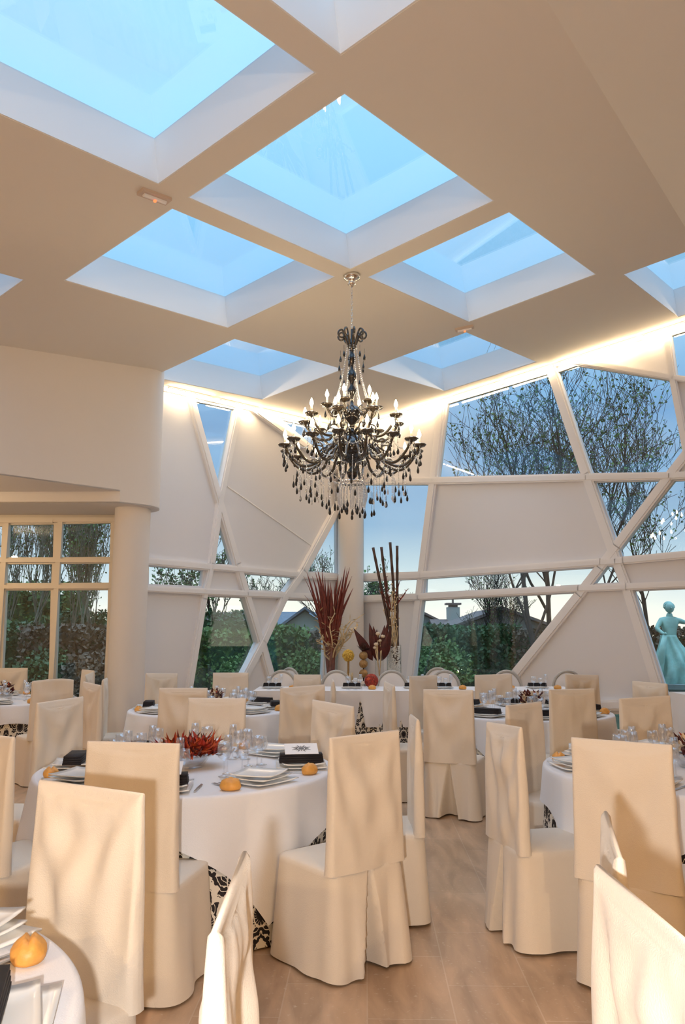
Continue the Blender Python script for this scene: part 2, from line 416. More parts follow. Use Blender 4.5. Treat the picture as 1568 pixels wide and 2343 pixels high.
barsR = [
 ([(1015, 905), (994, 1100), (967, 1320), (933, 1625)], 17),
 ([(1262, 840), (1344, 1085), (1405, 1260), (1437, 1345), (1520, 1612)], 23),
 ([(1640, 955), (1531, 1095), (1414, 1250), (1376, 1300), (1328, 1362), (1184, 1540), (1118, 1620)], 22),
 ([(1526, 750), (1543, 868), (1574, 1035), (1590, 1085)], 17),
 ([(1300, 824), (1543, 866), (1640, 880)], 14),
 ([(822, 1102), (994, 1101), (1345, 1094), (1535, 1090), (1640, 1086)], 17),
 ([(822, 1322), (967, 1317), (1378, 1287), (1412, 1285), (1430, 1283), (1640, 1264)], 18),
 ([(822, 1371), (962, 1366), (1328, 1347), (1437, 1343), (1640, 1334)], 16),
 ([(900, 1622), (1640, 1609)], 24), ([(1090, 1700), (1640, 1678)], 18)]
build_wall(WL, 'wall_left', .05, 5.75, panesL, barsL, 10)
build_wall(WR, 'wall_right', .05, 13.0, panesR, barsR, 18)
# shallow groove across the big left panel
g = MB(); p = [Vector(WL.uz(*q)) for q in ((520, 1113), (712, 1248))]
g.tube([WL.p3(q.x, q.y, -.004) for q in p], .012, 6); struct(g.build('trim_1', 'frame'))

# cove tubes
def cove(W, a, b, label):
    t = thing('cove_light', label, 'light', (0, 0, 0), 0, None)
    p = [W.p3(u, ceil_z(*W.p3(u, 0, -.13)[:2]) - .07, -.13) for u in (a, b)]
    t.location = p[0]
    m = MB(); m.tube([Vector((0, 0, 0)), p[1] - p[0]], .016, 8); m.build('glowing_tube', 'tube', t)
    m = MB(); m.tube([Vector((0, 0, .035)), p[1] - p[0] + Vector((0, 0, .035))], .018, 4); m.build('batten', 'frame', t)
for k, (a, b) in enumerate([(.45, 1.7), (1.8, 3.05), (3.15, 4.2), (4.4, 5.4)]):
    cove(WL, a, b, ['warm strip light above the panels, left wall, tube nearest the corner column', 'warm strip light on left wall, second tube from the corner column', 'warm strip light over the tall triangular window of the left wall', 'warm strip light on left wall, tube nearest the round column'][k])
for k, (a, b) in enumerate([(.45, 1.6), (1.7, 2.75), (2.85, 3.9), (4.0, 4.95), (5.1, 6.5), (6.6, 7.9)]):
    cove(WR, a, b, 'warm strip light, right wall, ' + ['tube nearest the corner column', 'second tube from the corner column', 'over the left end of the big upper window', 'over the right end of the big upper window', 'tube above the slanted panel', 'tube nearest the right picture edge'][k])

# corner column
mb = MB(); mb.lathe([(.275, 0), (.275, 5.95)], 40, (.17, 16.2, 0)); struct(mb.build('trim_2', 'plaster', smooth=True))

# ------------------------------------------------------------------ bulkhead, round column, left window wall
CC = Vector((-3.2, 11.55))
mb = MB(); mb.lathe([(.265, 0), (.265, 3.46)], 48, (CC.x, CC.y, 0)); struct(mb.build('trim_3', 'plaster', smooth=True))
bd = Vector((1.55, 1.47)).normalized(); bn = Vector((bd.y, -bd.x))       # bn faces the room
tp = CC + bn * .38                                                       # tangent point on the big cylinder
far = tp - bd * 8.2
mb = MB()
arc = []
a0 = atan2(bn.y, bn.x)
for k in range(22): a = a0 + (k / 21) * radians(150); arc.append((CC.x + .39 * cos(a), CC.y + .39 * sin(a)))
LOW = 3.43; HI = 3.60
kx = tp - bd * .42                                                       # where the lower beam starts
path = [tuple(kx)] + arc
def strip(mb, pts, zb, zt=None):
    n = len(pts); vs = [(p[0], p[1], zb) for p in pts] + [(p[0], p[1], (ceil_z(*p) + .05) if zt is None else zt) for p in pts]
    mb.add(vs, [(i, i + 1, i + 1 + n, i + n) for i in range(n - 1)])
strip(mb, path, LOW)
strip(mb, [tuple(far), tuple(kx)], HI)
bk = [tuple(kx), (-9.4, kx.y + .1)]
strip(mb, bk, LOW, HI + .01)
# soffits
poly = [(p[0], p[1], LOW) for p in path] + [(-3.25, 12.5, LOW), (-9.4, 12.5, LOW), (-9.4, kx.y + .1, LOW)]
mb.prism(poly, (0, 0, .02))
poly = [(*kx, HI), (-9.4, kx.y + .12, HI), (far.x, far.y, HI)]; mb.prism(poly, (0, 0, .02))
o = struct(mb.build('wall_bulkhead', 'plaster', smooth=True)); o.data.set_sharp_from_angle(angle=radians(25))

# window wall
YW = 12.12
def wz(x, y): p = at_y(x, y, YW); return (p.x, p.z)
pl = [[(20, 1201), (123, 1200), (121, 1275), (17, 1275)], [(142, 1199), (253, 1197), (251, 1274), (138, 1275)],
      [(15, 1291), (119, 1291), (117, 1334), (13, 1334)], [(136, 1290), (250, 1289), (249, 1333), (134, 1334)],
      [(13, 1351), (116, 1351), (110, 1640), (0, 1640)], [(133, 1351), (247, 1350), (243, 1640), (124, 1640)],
      [(-110, 1204), (5, 1204), (2, 1275), (-114, 1275)], [(-118, 1291), (0, 1291), (-3, 1334), (-120, 1334)], [(-122, 1351), (-4, 1351), (-16, 1640), (-140, 1640)]]
H = [[wz(*p) for p in q] for q in pl]
for h in H: h[2] = (h[2][0], max(h[2][1], .12)); h[3] = (h[3][0], max(h[3][1], .12))
mb = MB(); mb.holed([[(-9.3, 0), (-3.2, 0), (-3.2, LOW), (-9.3, LOW)]] + H, lambda x, z: Vector((x, YW, z)), (0, .09, 0))
wf = struct(mb.build('wall_garden_side', 'cream_frame'))
fb = MB()
zt = wz(130, 1189)[1]
for (xa, ya, xb, yb, w) in ((133, 1195, 121, 1640, .075), (12, 1195, -8, 1640, .075), (256, 1195, 249, 1640, .07), (-120, 1195, -145, 1640, .075)):
    a, b = wz(xa, ya), wz(xb, yb); xm = (a[0] + b[0]) / 2; fb.box((xm, YW - .02, zt / 2), (w, .06, zt))
for yy, hgt in ((1283, .06), (1343, .06), (1190, .07)):
    z = wz(130, yy)[1]; fb.box((-6.24, YW - .03, z), (6.02, .06, hgt))
for (xa, xb) in ((2, 124),):
    a, b = wz(xa, 1194), wz(xb, 1194); fb.box(((a[0] + b[0]) / 2, YW - .05, a[1]), (b[0] - a[0], .04, .05))
fb.build('window_frame', 'cream_frame', wf)
for k, h in enumerate(H):
    c = sum((Vector(p) for p in h), Vector((0, 0))) / 4; pp = [c + (Vector(p) - c) * 1.03 for p in h]
    g = MB(); g.prism([(p.x, YW + .04, p.y) for p in pp], (0, .012, 0)); struct(g.build('window_%d' % (30 + k), 'pane'))

# closing walls of the hall behind and beside the camera, floor
mb = MB(); mb.box((-9.05, 3.2, 3.4), (.1, 18.6, 6.8)); struct(mb.build('wall_west', 'plaster'))
mb = MB(); mb.box((0, -6.05, 3.4), (18.2, .1, 6.8)); struct(mb.build('wall_back', 'plaster'))
mb = MB(); mb.box((9.05, 1.5, 3.6), (.1, 15, 7.2)); struct(mb.build('wall_east', 'plaster'))
mb = MB(); pf = [(-9.1, -6.1, 0), (9.2, -6.1, 0), (9.2, 8.9, 0), (.2, 16.8, 0), (-3.1, 12.25, 0), (-9.1, 12.25, 0)]; mb.prism(pf, (0, 0, -.12)); struct(mb.build('floor', 'floor'))

# emergency lights on the ceiling
def emergency(p, q, label):
    a, b = at_ceil(*p), at_ceil(*q); c = (a + b) / 2; d = b - a
    t = thing('emergency_light', label, 'light', c, atan2(d.y, d.x)); t.rotation_euler = Matrix(((d.normalized()), nrm.cross(d.normalized()), nrm)).transposed().to_euler()
    m = MB(); m.box((0, 0, -.015), (d.length, .11, .03)); m.build('housing', mat_em, t)
    m = MB(); m.tube([(-d.length * .38, 0, -.035), (d.length * .38, 0, -.035)], .022, 10); m.build('diffuser', 'frame', t)
    m = MB(); m.ball((0, 0, -.06), .016, 8); m.build('indicator', 'red_led', t)
mat_em = mat('emergency_housing', (.62, .50, .42), .4)
emergency((320, 434), (386, 458), 'slim emergency light with red glow on ceiling beside the large upper skylight')
emergency((1042, 754), (1084, 745), 'slim unlit emergency light on ceiling before the far right skylight')

# ------------------------------------------------------------------ chandelier
def chandelier():
    base = at_ceil(805, 630); cx, cy = base.x, base.y
    root = thing('chandelier', 'large black tiered chandelier with lit candle bulbs and crystal drops', 'chandelier', base)
    Z = lambda z: z - base.z
    m = MB(); m.lathe([(.0, -.16), (.012, -.155), (.02, -.13), (.05, -.12), (.03, -.09), (.06, -.06), (.10, -.04), (.105, .0), (0, .0)], 24); m.build('ceiling_rose', 'chrome', root, True)
    m = MB(); z = Z(5.13); k = 0
    zz = -.15
    while zz > z:
        pts = []
        for a in range(9):
            t = 2 * pi * a / 8; pts.append((.011 * cos(t) * (k % 2), .011 * cos(t) * ((k + 1) % 2), zz - .02 + .024 * sin(t)))
        m.tube(pts, .0035, 5, False); zz -= .036; k += 1
    m.build('chain', 'chrome', root, True)
    # central stem of turned black glass
    prof = [(0, 5.18), (.012, 5.16), (.015, 5.05), (.035, 5.0), (.05, 4.96), (.03, 4.9), (.02, 4.86), (.045, 4.82), (.05, 4.78), (.02, 4.72), (.018, 4.66), (.055, 4.6), (.06, 4.56), (.025, 4.5), (.02, 4.46), (.055, 4.4), (.05, 4.36), (.02, 4.3), (.018, 4.22), (.09, 4.18), (.105, 4.10), (.08, 4.03), (.03, 3.98), (.03, 3.9), (.06, 3.88), (.16, 3.80), (.205, 3.70), (.19, 3.62), (.12, 3.55), (.04, 3.52), (.03, 3.46), (.07, 3.42), (.06, 3.36), (.02, 3.32), (0, 3.3)]
    m = MB(); m.lathe([(r, Z(z)) for r, z in prof], 28); m.build('stem', 'black_gloss', root, True)
    # crown of scrolls
    for k in range(9):
        a = 2 * pi * k / 9; ca, sa = cos(a), sin(a); pts = []
        for i in range(26):
            s = i / 25
            if s < .55: r = .03 + .10 * (s / .55) ** .8; z = 4.92 + .22 * sin(s / .55 * pi / 2)
            else:
                q = (s - .55) / .45 * 1.7 * pi; rr = .055 * (1 - .35 * (s - .55) / .45); r = .13 + rr * sin(q) * .9; z = 5.14 - .055 + rr * cos(q)
            pts.append((r * ca, r * sa, Z(z)))
        c = MB(); c.tube(pts, .012, 6); c.build('crown_scroll', 'black_arm', root, True)
    drop = MB(); drop.lathe([(0, 0), (.003, -.006), (.006, -.02), (.014, -.045), (.0165, -.062), (.012, -.08), (0, -.09)], 8); dm = drop.mesh('pendant', 'black_gloss', True)
    beads = MB(); clear = MB()
    n_p = [0]
    def hang(x, y, z, ln, parent=root):
        zz = z
        while zz > z - ln: clear.ball((x, y, Z(zz)), .007, 6); zz -= .017
        o = link('pendant', dm, parent); o.location = (x, y, Z(z - ln)); o.scale = (1, 1, random.uniform(.85, 1.15)); n_p[0] += 1
    tiers = [(6, .30, 4.20, .18, 4.12, .0145), (9, .56, 4.02, .10, 3.86, .0155), (16, .79, 3.69, 0, 3.66, .017)]
    cup = MB(); cup.lathe([(0, -.03), (.02, -.028), (.03, -.015), (.066, -.010), (.080, .008), (.073, .017), (.03, .004), (0, .002)], 20); cupm = cup.mesh('drip_cup', 'black_arm', True)
    slv = MB(); slv.lathe([(0, 0), (.012, 0), (.012, .085), (0, .085)], 10); slvm = slv.mesh('candle_sleeve', 'candle', True)
    blb = MB(); blb.lathe([(0, 0), (.010, .002), (.020, .020), (.0215, .038), (.015, .064), (.006, .086), (0, .10)], 10); blbm = blb.mesh('bulb', 'bulb', True)
    for ti, (n, R, zc, off, zr, tr) in enumerate(tiers):
        for k in range(n):
            a = 2 * pi * (k + [.2, .35, .5][ti]) / n; ca, sa = cos(a), sin(a); r0 = .05 if ti < 2 else .13; pts = []
            dip = [.10, .16, .26][ti]
            for i in range(23):
                s = i / 22; r = r0 + (R - r0) * (s ** .85) + .02 * sin(s * pi)
                z = zr + (zc - .03 - zr) * s - dip * sin(pi * min(1, s * 1.02)) ** 1.1 * (.5 + .7 * s) * .9 + [.04, .06, .10][ti] * sin(pi * min(1, s * 3.2)) * (s < .3125)
                pts.append((r * ca, r * sa, Z(z)))
            c = MB(); c.tube(pts, tr, 7)
            # small inner scroll
            sc_ = []
            for i in range(16):
                q = i / 15 * 1.6 * pi; rr = (.07 if ti else .04) * (1 - .4 * i / 15); sc_.append(((r0 + R * .34 + rr * cos(q)) * ca, (r0 + R * .34 + rr * cos(q)) * sa, Z(zr + .03 + rr * sin(q))))
            c.tube(sc_, tr * .6, 5)
            arm = c.build('arm', 'black_arm', root, True)
            for nm, me, dz in (('drip_cup', cupm, 0), ('candle_sleeve', slvm, .01), ('bulb', blbm, .095)):
                o = link(nm, me, arm); o.location = (R * ca, R * sa, Z(zc + dz))
            for dd in ((-.05, .05) if ti < 2 else (-.055, .0, .055)):
                if n_p[0] < 86 and not (ti == 0 and dd > 0):
                    hang((R + .01) * ca - dd * sa, (R + .01) * sa + dd * ca, zc - .015, random.uniform(.03, .12) if dd else .15)
    # clear crystal swags between cups
    def swag(p, q, sag, r=.008):
        L = (Vector(p) - Vector(q)).length + sag * .8; n = max(4, int(L / (r * 2.5)))
        for i in range(n + 1):
            s = i / n; v = Vector(p).lerp(Vector(q), s); beads.ball((v.x, v.y, Z(v.z - sag * 4 * s * (1 - s))), r, 6)
    for k in range(8):
        a = 2 * pi * (k + .5) / 8; b = MB(); keep = beads; beads = b
        swag((.05 * cos(a), .05 * sin(a), 4.98), (.27 * cos(a), .27 * sin(a), 4.16), .16, .0085)
        b.build('bead_strand', 'crystal', root, True); beads = keep
    for k in range(16):
        a = 2 * pi * (k + .5) / 16; b_ = 2 * pi * (k + 1.5) / 16
        swag((.76 * cos(a), .76 * sin(a), 3.68), (.76 * cos(b_), .76 * sin(b_), 3.68), .11, .007)
        swag((.2 * cos(a), .2 * sin(a), 3.72), (.58 * cos(a), .58 * sin(a), 3.52), .07, .007)
        o_ = (k % 2) * .05
        for R_, z_, ln in ((.62, 3.46, .22), (.48, 3.42, .25)):
            zz = z_
            while zz > z_ - ln - o_: clear.ball((R_ * cos(a), R_ * sin(a), Z(zz)), .0075, 6); zz -= .018
            clear.lathe([(0, -.08), (.012, -.06), (.009, -.03), (0, 0)], 6, (R_ * cos(a), R_ * sin(a), Z(zz)))
    # crystal skirt and lower drops
    m = MB(); m.lathe([(.14, Z(3.27)), (.15, Z(3.275)), (.15, Z(3.295)), (.14, Z(3.30)), (.13, Z(3.285))], 32); m.build('lower_ring', 'silver', root, True)
    for k in range(26):
        a = 2 * pi * k / 26; r = .145
        for i in range(16): clear.ball(((r + .03 * sin(pi * i / 15)) * cos(a), (r + .03 * sin(pi * i / 15)) * sin(a), Z(3.27 - i * .0175)), .0085, 6)
    for k in range(12):
        a = 2 * pi * k / 12; r = .12 + .05 * (k % 2); hang(r * cos(a), r * sin(a), 3.27, .27 + .05 * (k % 2))
    for k in range(6):
        a = 2 * pi * (k + .3) / 6; hang(.27 * cos(a), .27 * sin(a), 3.32, .33 - .1 * (k % 3) / 2)
    for k in range(8):
        a = 2 * pi * k / 8; swag((.15 * cos(a), .15 * sin(a), 3.28), (.5 * cos(a), .5 * sin(a), 3.5), .04, .007)
    o = beads.build('crystal_swags', 'crystal', root, True); o['kind'] = 'stuff'
    o = clear.build('crystal_beads', 'crystal', root, True); o['kind'] = 'stuff'
    # upper black drops under the crown and a second black row that hangs between the tiers
    rest = MB()
    def blk(x, y, z):
        rest.lathe([(0, 0), (.006, -.02), (.0155, -.055), (.012, -.08), (0, -.09)], 7, (x, y, Z(z)))
        rest.tube([(x, y, Z(z)), (x, y, Z(z + .06))], .002, 4)
    for k in range(14): a = 2 * pi * k / 14; blk(.15 * cos(a), .15 * sin(a), 4.86 - .14 * (k % 3))
    for R_, z_, n in ((.64, 3.20, 18), (.50, 3.13, 15), (.36, 3.05, 10), (.68, 3.36, 20), (.46, 3.66, 12), (.28, 3.95, 9)):
        for k in range(n):
            a = 2 * pi * (k + random.random() * .5) / n; blk(R_ * cos(a), R_ * sin(a), z_ + random.uniform(-.06, .06))
    o = rest.build('small_drops', 'black_gloss', root, True); o['kind'] = 'stuff'
    return root
chandelier()

# ------------------------------------------------------------------ chairs
def loop_rr(w, y0, y1, r, n):
    """rounded rectangle, starts at the middle of the y0 (back) side and runs round; returns (x, y, nx, ny, s)"""
    pts = []; seg = []
    hw = w / 2
    def line(a, b, nv, k):
        for i in range(k): t = i / k; seg.append((a[0] + (b[0] - a[0]) * t, a[1] + (b[1] - a[1]) * t, *nv))
    def arc(c, a0, a1, k):
        for i in range(k): a = a0 + (a1 - a0) * i / k; seg.append((c[0] + r * cos(a), c[1] + r * sin(a), cos(a), sin(a)))
    k = n // 8
    line((0, y0), (hw - r, y0), (0, -1), k); arc((hw - r, y0 + r), -pi / 2, 0, max(3, k // 3)); line((hw, y0 + r), (hw, y1 - r), (1, 0), k)
    arc((hw - r, y1 - r), 0, pi / 2, max(3, k // 3)); line((hw - r, y1), (-hw + r, y1), (0, 1), 2 * k); arc((-hw + r, y1 - r), pi / 2, pi, max(3, k // 3))
    line((-hw, y1 - r), (-hw, y0 + r), (-1, 0), k); arc((-hw + r, y0 + r), pi, 1.5 * pi, max(3, k // 3)); line((-hw + r, y0), (0, y0), (0, -1), k)
    return seg
def chair_meshes(seed, sag=.03, w=.46, n=128, swagk=0.0, tilt=0.0, arch=0.0):
    rnd = random.Random(seed); off = rnd.uniform(0, 50)
    NZ = 26; back = MB(); L = loop_rr(w, -.026, .024, .020, n); m = len(L)
    zb = .455
    for j in range(NZ + 1):
        s = j / NZ
        for (x, y, nx, ny) in L:
            u = 2 * x / w
            top = 1.05 - sag * (1 - u * u) - .006 * noise.noise(Vector((x * 8, off, 0))) + tilt * u + arch * (1 - u * u) + (.014 * abs(u) ** 7 if not arch else 0)
            z = zb + (top - zb) * s
            th = 1 - .45 * s ** 2
            wx = 1 - .035 * s + .02 * sin(pi * s) * 0
            px = x * wx; py = y * th + .03 * (s - .5) * 0
            f = 0
            # draped folds running from the upper corners
            if ny < -.4 or ny > .4:
                d1 = (u + 1) * .5; zz = (top - z)
                f += .010 * sin(2 * pi * (zz * 3.0 + 1.1 * u * u + off)) * exp(-zz * 2.2) * (1 - abs(u)) * (1 + swagk * 2) * min(1, max(0, zz) * 9)
                f += .020 * noise.noise(Vector((x * 5 + off, z * 3.2, off))) * (1 - abs(u) ** 4) * (.25 + .75 * min(1, max(0, zz) * 7))
                f += .006 * noise.noise(Vector((x * 16 + off, z * 5, off)))
                f += .012 * s * (1 - s) * 4 * swagk * sin(9 * u + 6 * s)
            else: f += .007 * noise.noise(Vector((y * 9, z * 9, off + 3)))
            fl = .009 * (1 - s) ** 5
            if abs(ny) > .4: back.v.append((px + nx * fl, py - f * (1 - abs(u) ** 6) + ny * (fl + .006 * sin(pi * s)), z))
            else: back.v.append((px + nx * (f * .6 + fl), py, z))
    for j in range(NZ):
        for i in range(m): i2 = (i + 1) % m; back.f.append((j * m + i, j * m + i2, (j + 1) * m + i2, (j + 1) * m + i))
    # close top: pair front and back points
    T = NZ * m; cidx = len(back.v)
    for i in range(m // 2): 
        a, b = i, (m - i) % m; a2, b2 = i + 1, (m - i - 1) % m
    # map top ring onto a centre ridge
    ridge = {}
    for i, (x, y, nx, ny) in enumerate(L):
        v = back.v[T + i]; key = round(v[0], 3)
        back.v.append((v[0] * .992, v[1] * .6, v[2] + .005))
    for i in range(m): i2 = (i + 1) % m; back.f.append((T + i, T + i2, cidx + i2, cidx + i))
    # bridge ridge ring
    k8 = [i for i in range(m)]
    half = m // 2
    for i in range(half):
        a, b = cidx + i, cidx + (i + 1) % m; c, d = cidx + (m - i - 1) % m, cidx + (m - i) % m
        if len({a, b, c, d}) == 4: back.f.append((a, b, c, d))
    bm_ = back.mesh('backrest_cover', 'chair', True)
    # seat and skirt
    sk = MB(); Ls = loop_rr(w * .97, -.03, .43, .05, n + 32); m = len(Ls); NS = 20
    for j in range(NS + 1):
        s = j / NS
        for i, (x, y, nx, ny) in enumerate(Ls):
            if j == 0: z = .47; k_ = -.012
            else: z = .462 - (.462 - .012) * ((j - 1) / (NS - 1)); k_ = 0
            q = (.462 - z) / .45 if j else 0
            ang = i / m * 2 * pi
            fold_ = (.022 * noise.noise(Vector((cos(ang) * 2.2 + off, sin(ang) * 2.2, z * .8))) + .012 * sin(ang * 7 + off) * noise.noise(Vector((ang, off, 1))) * 2) * q
            flare = .035 * q + k_ + fold_
            X, Y = x + nx * flare, y + ny * flare
            if y < 0 and abs(x) < .10 and ny < -.9:        # pleat that opens down the back
                hw_ = .006 + .072 * q
                if abs(x) < hw_: Y += .16 * q * (1 - (abs(x) / hw_) ** 4) + .02 * (1 - abs(x) / hw_)
                else: Y -= .006 * q
            zz = z + (.012 * noise.noise(Vector((cos(ang) * 3, sin(ang) * 3, off))) if j == NS else 0)
            sk.v.append((X, Y, max(.004, zz)))
    for j in range(NS):
        for i in range(m): i2 = (i + 1) % m; sk.f.append((j * m + i, j * m + i2, (j + 1) * m + i2, (j + 1) * m + i))
    # seat top as a fan of rings
    c0 = len(sk.v)
    for i in range(m): v = sk.v[i]; sk.v.append((v[0] * .9, .2 + (v[1] - .2) * .9, .476))
    ce = len(sk.v); sk.v.append((0, .2, .478))
    for i in range(m): i2 = (i + 1) % m; sk.f.append((i, i2, c0 + i2, c0 + i)); sk.f.append((c0 + i, c0 + i2, ce))
    sm = sk.mesh('seat_skirt', 'chair', True)
    return bm_, sm
VAR = [chair_meshes(3, .026), chair_meshes(11, .032, swagk=.5), chair_meshes(19, .055, swagk=.8, tilt=.010), chair_meshes(27, .048, swagk=.3, tilt=-.008), chair_meshes(35, .0, arch=.02)]
SHARPV = [chair_meshes(43, .042, swagk=1.0, n=192, w=.48), chair_meshes(51, .03, swagk=.9, n=192, w=.48)]
first = {}
def chair(x, y, face, label, var=0, w=None, z=0):
    bm_, sm = (VAR + SHARPV)[var]
    if var not in first:
        t = thing('covered_chair', label, 'chair', (x, y, z), radians(face - 90), 'cream covered banquet chairs')
        link('backrest_cover', bm_, t); link('seat_skirt', sm, t)
        lg = MB()
        for sx in (-.19, .19):
            for sy in (.02, .38): lg.box((sx, sy, .22), (.03, .03, .44))
        lg.build('chair_frame', 'wood_top', t)
        first[var] = t
    else: t = copy_tree(first[var], label, (x, y, z), radians(face - 90))
    return t
CR = 'cream covered chair '
chair(-.81, 2.56, 241, CR + 'in the left foreground with a sagging creased cover', 5)
chair(-.94, 3.56, 79, CR + 'with a sharp-edged tan shadow on its back, left foreground', 0)
chair(.11, 3.86, 129, CR + 'seen from behind with a long open pleat, beside the aisle floor', 1)
chair(.42, 4.62, 180, CR + 'seen side-on just behind the one with the open pleat', 3)
chair(-.07, 5.55, 221, CR + 'facing us across the near left table, right of its glasses', 2)
chair(-.95, 5.95, 265, CR + 'behind the red leaf centrepiece', 0)
chair(-2.08, 5.80, 334, CR + 'behind the dark napkin at the left end of the near table', 3)
chair(-1.73, 3.84, 58, CR + 'cut by the left picture edge, beside the shadowed one', 1)
chair(-2.30, 4.95, 0, CR + 'whose corner shows at the left picture edge', 0)
chair(-.215, 1.58, 181, CR + 'seen edge-on in the foreground, lit bright white', 6)
chair(-1.43, 7.05, 85, CR + 'with its back to us before the round column table', 1)
chair(-.37, 7.29, 115, CR + 'turned aside with a raised corner, in front of the white head table', 2)
chair(-.10, 8.20, 182, CR + 'seen side-on in front of the head table', 0)
chair(-.42, 9.30, 228, CR + 'half hidden, below the dark red sticks', 3)
chair(-1.40, 9.80, 272, CR + 'below the green garden pane, behind the mixed flowers', 0)
chair(-2.23, 9.65, 315, CR + 'with a deep swag against the white wall beside the round column', 2)
chair(-2.45, 7.67, 39, CR + 'with a tan shaded back between the column and the left garden window', 3)
chair(-2.58, 8.50, 12, CR + 'seen as a narrow strip at the foot of the round column', 1)
chair(-3.09, 8.36, 130, CR + 'with a smooth arched top before the left garden window', 4)
chair(-3.12, 9.62, 186, CR + 'narrow in view with two peaks, before the left garden window', 2)
chair(-3.42, 10.5, 218, CR + 'farthest narrow one before the left garden window', 0)
chair(-4.71, 11.1, 292, CR + 'against the leftmost garden window behind the glasses', 1)
chair(.92, 6.84, 68, CR + 'standing free beyond the aisle with a back pleat', 1)
chair(2.02, 6.91, 104, CR + 'with warm tan light on its back, before the right flower table', 0)
chair(1.80, 9.34, 270, CR + 'behind the right flower table, directly before an oval chair', 3)
chair(2.86, 9.34, 285, CR + 'behind the right flower table, against the white triangle panel', 2)
chair(.94, 9.10, 310, CR + 'with a dipped top, rear left of the right flower table', 0)
chair(.46, 7.68, 8, CR + 'slim and side-on left of the free standing one', 3)
chair(3.08, 7.86, 205, CR + 'small and far with a shadow patch, left of the buffet table', 1)
chair(.87, 4.26, 12, CR + 'seen obliquely at the right of the aisle, its seat in view', 2)
chair(1.27, 5.50, 315, CR + 'turned toward us behind the oblique one at the right of the aisle', 0)
chair(2.32, 6.03, 284, CR + 'facing us behind the glasses at the right edge', 3)
chair(1.26, 3.60, 55, CR + 'with a pointed shadow on its back at the right', 0)
chair(.665, 1.99, 345, CR + 'with a pointed corner, second from the camera at lower right', 6)
chair(.545, 1.49, 1, CR + 'nearest the camera at lower right, lit bright white', 5)

# oval back chairs behind the head table
def oval_chair():
    t = thing('oval_back_chair', 'x', 'chair', (0, 0, 0), 0, 'oval back chairs behind the head table')
    m = MB(); pts = []
    for i in range(41): a = 2 * pi * i / 40; pts.append((.235 * cos(a), -.02, .70 + .265 * sin(a)))
    m.tube(pts, .022, 8, False); m.build('back_frame', 'oval_frame', t, True)
    m = MB(); m.ball((0, 0, 0), 1, 28); m.v = [(x * .215, y * .03 - .02, z * .245 + .70) for x, y, z in m.v]; m.build('back_pad', 'oval_pad', t, True)
    m = MB(); m.ball((0, 0, 0), 1, 24); m.v = [(x * .25, .22 + y * .25, z * .06 + .45) for x, y, z in m.v]; m.build('seat', 'oval_pad', t, True)
    for sx in (-.19, .19):
        for sy in (.0, .42):
            m = MB(); m.tube([(sx, sy, .0), (sx, sy, .3), (sx * 1.02, sy, .46)], [.011, .018, .024], 8); m.build('leg', 'oval_frame', t, True)
    m = MB(); m.tube([(-.12, -.01, .42), (-.11, -.015, .5)], .016, 6); m.tube([(.12, -.01, .42), (.11, -.015, .5)], .016, 6); m.build('back_support', 'oval_frame', t, True)
    return t
OC = oval_chair(); okk = [(645, 12.35, 262), (770, 12.35, 272), (897, 12.35, 268), (1018, 12.35, 270), (1160, 12.35, 273), (1300, 12.35, 266), (661, 13.3, 230), (1002, 13.3, 250)]
olab = ['leftmost of the front row, below the green window', 'in front of the dark red sticks', 'in front of the pebble vase', 'front one near the garden lamps', 'whose rim peeks above a covered chair', 'rightmost, rim only, against the white triangle panel', 'tilted behind the leftmost one', 'tilted behind the one near the garden lamps']
for k, ((px_, yy, fc), lb) in enumerate(zip(okk, olab)):
    X = (px_ - 784) / F * (yy * ct - .65 * st); lab = 'white oval back chair with grey rim, ' + lb
    if k == 0: OC['label'] = lab; OC.location = (X, yy, 0); OC.rotation_euler = (0, 0, radians(fc - 90))
    else: copy_tree(OC, lab, (X, yy, .0), radians(fc - 90))

# ------------------------------------------------------------------ round tables
def drape(R, L, nf, amp, seed, zt=.757, n=192, uvs=False, floor_z=.012):
    mb = MB(); off = seed * 7.3; rings = []
    if uvs: mb.uv = []
    for r in (0.001, R * .5, R * .85, R - .02): rings.append(('t', r))
    for k in range(4): rings.append(('b', k / 3 * pi / 2))
    for k in range(1, 17): rings.append(('h', k / 16))
    for kind, q in rings:
        for i in range(n):
            a = 2 * pi * i / n; l = L(a)
            if kind == 't': x, z, u = q, zt, 0
            elif kind == 'b': x, z = R - .02 + .02 * sin(q), zt - .02 + .02 * cos(q)
            else:
                w = .5 + .5 * sin(nf * a + off + 1.5 * noise.noise(Vector((cos(a) * 2, sin(a) * 2, off))))
                z = zt - .02 - (l - .02) * q; dz = (zt - z)
                x = R + (amp * w + .02 * noise.noise(Vector((cos(a) * 5, sin(a) * 5, off)))) * min(1, dz / .35) + .03 * dz
                z = max(floor_z, z)
            mb.v.append((x * cos(a), x * sin(a), z))
            if uvs: mb.uv.append((a * R, z + q * .0))
    m = n
    for j in range(len(rings) - 1):
        for i in range(n): i2 = (i + 1) % n; mb.f.append((j * n + i, j * n + i2, (j + 1) * n + i2, (j + 1) * n + i))
    return mb
def square_drop(a0, half, R):
    def L(a):
        d = (a - a0) % (pi / 2)
        if d > pi / 4: d = pi / 2 - d
        return min(.735, half / cos(d) - R)
    return L
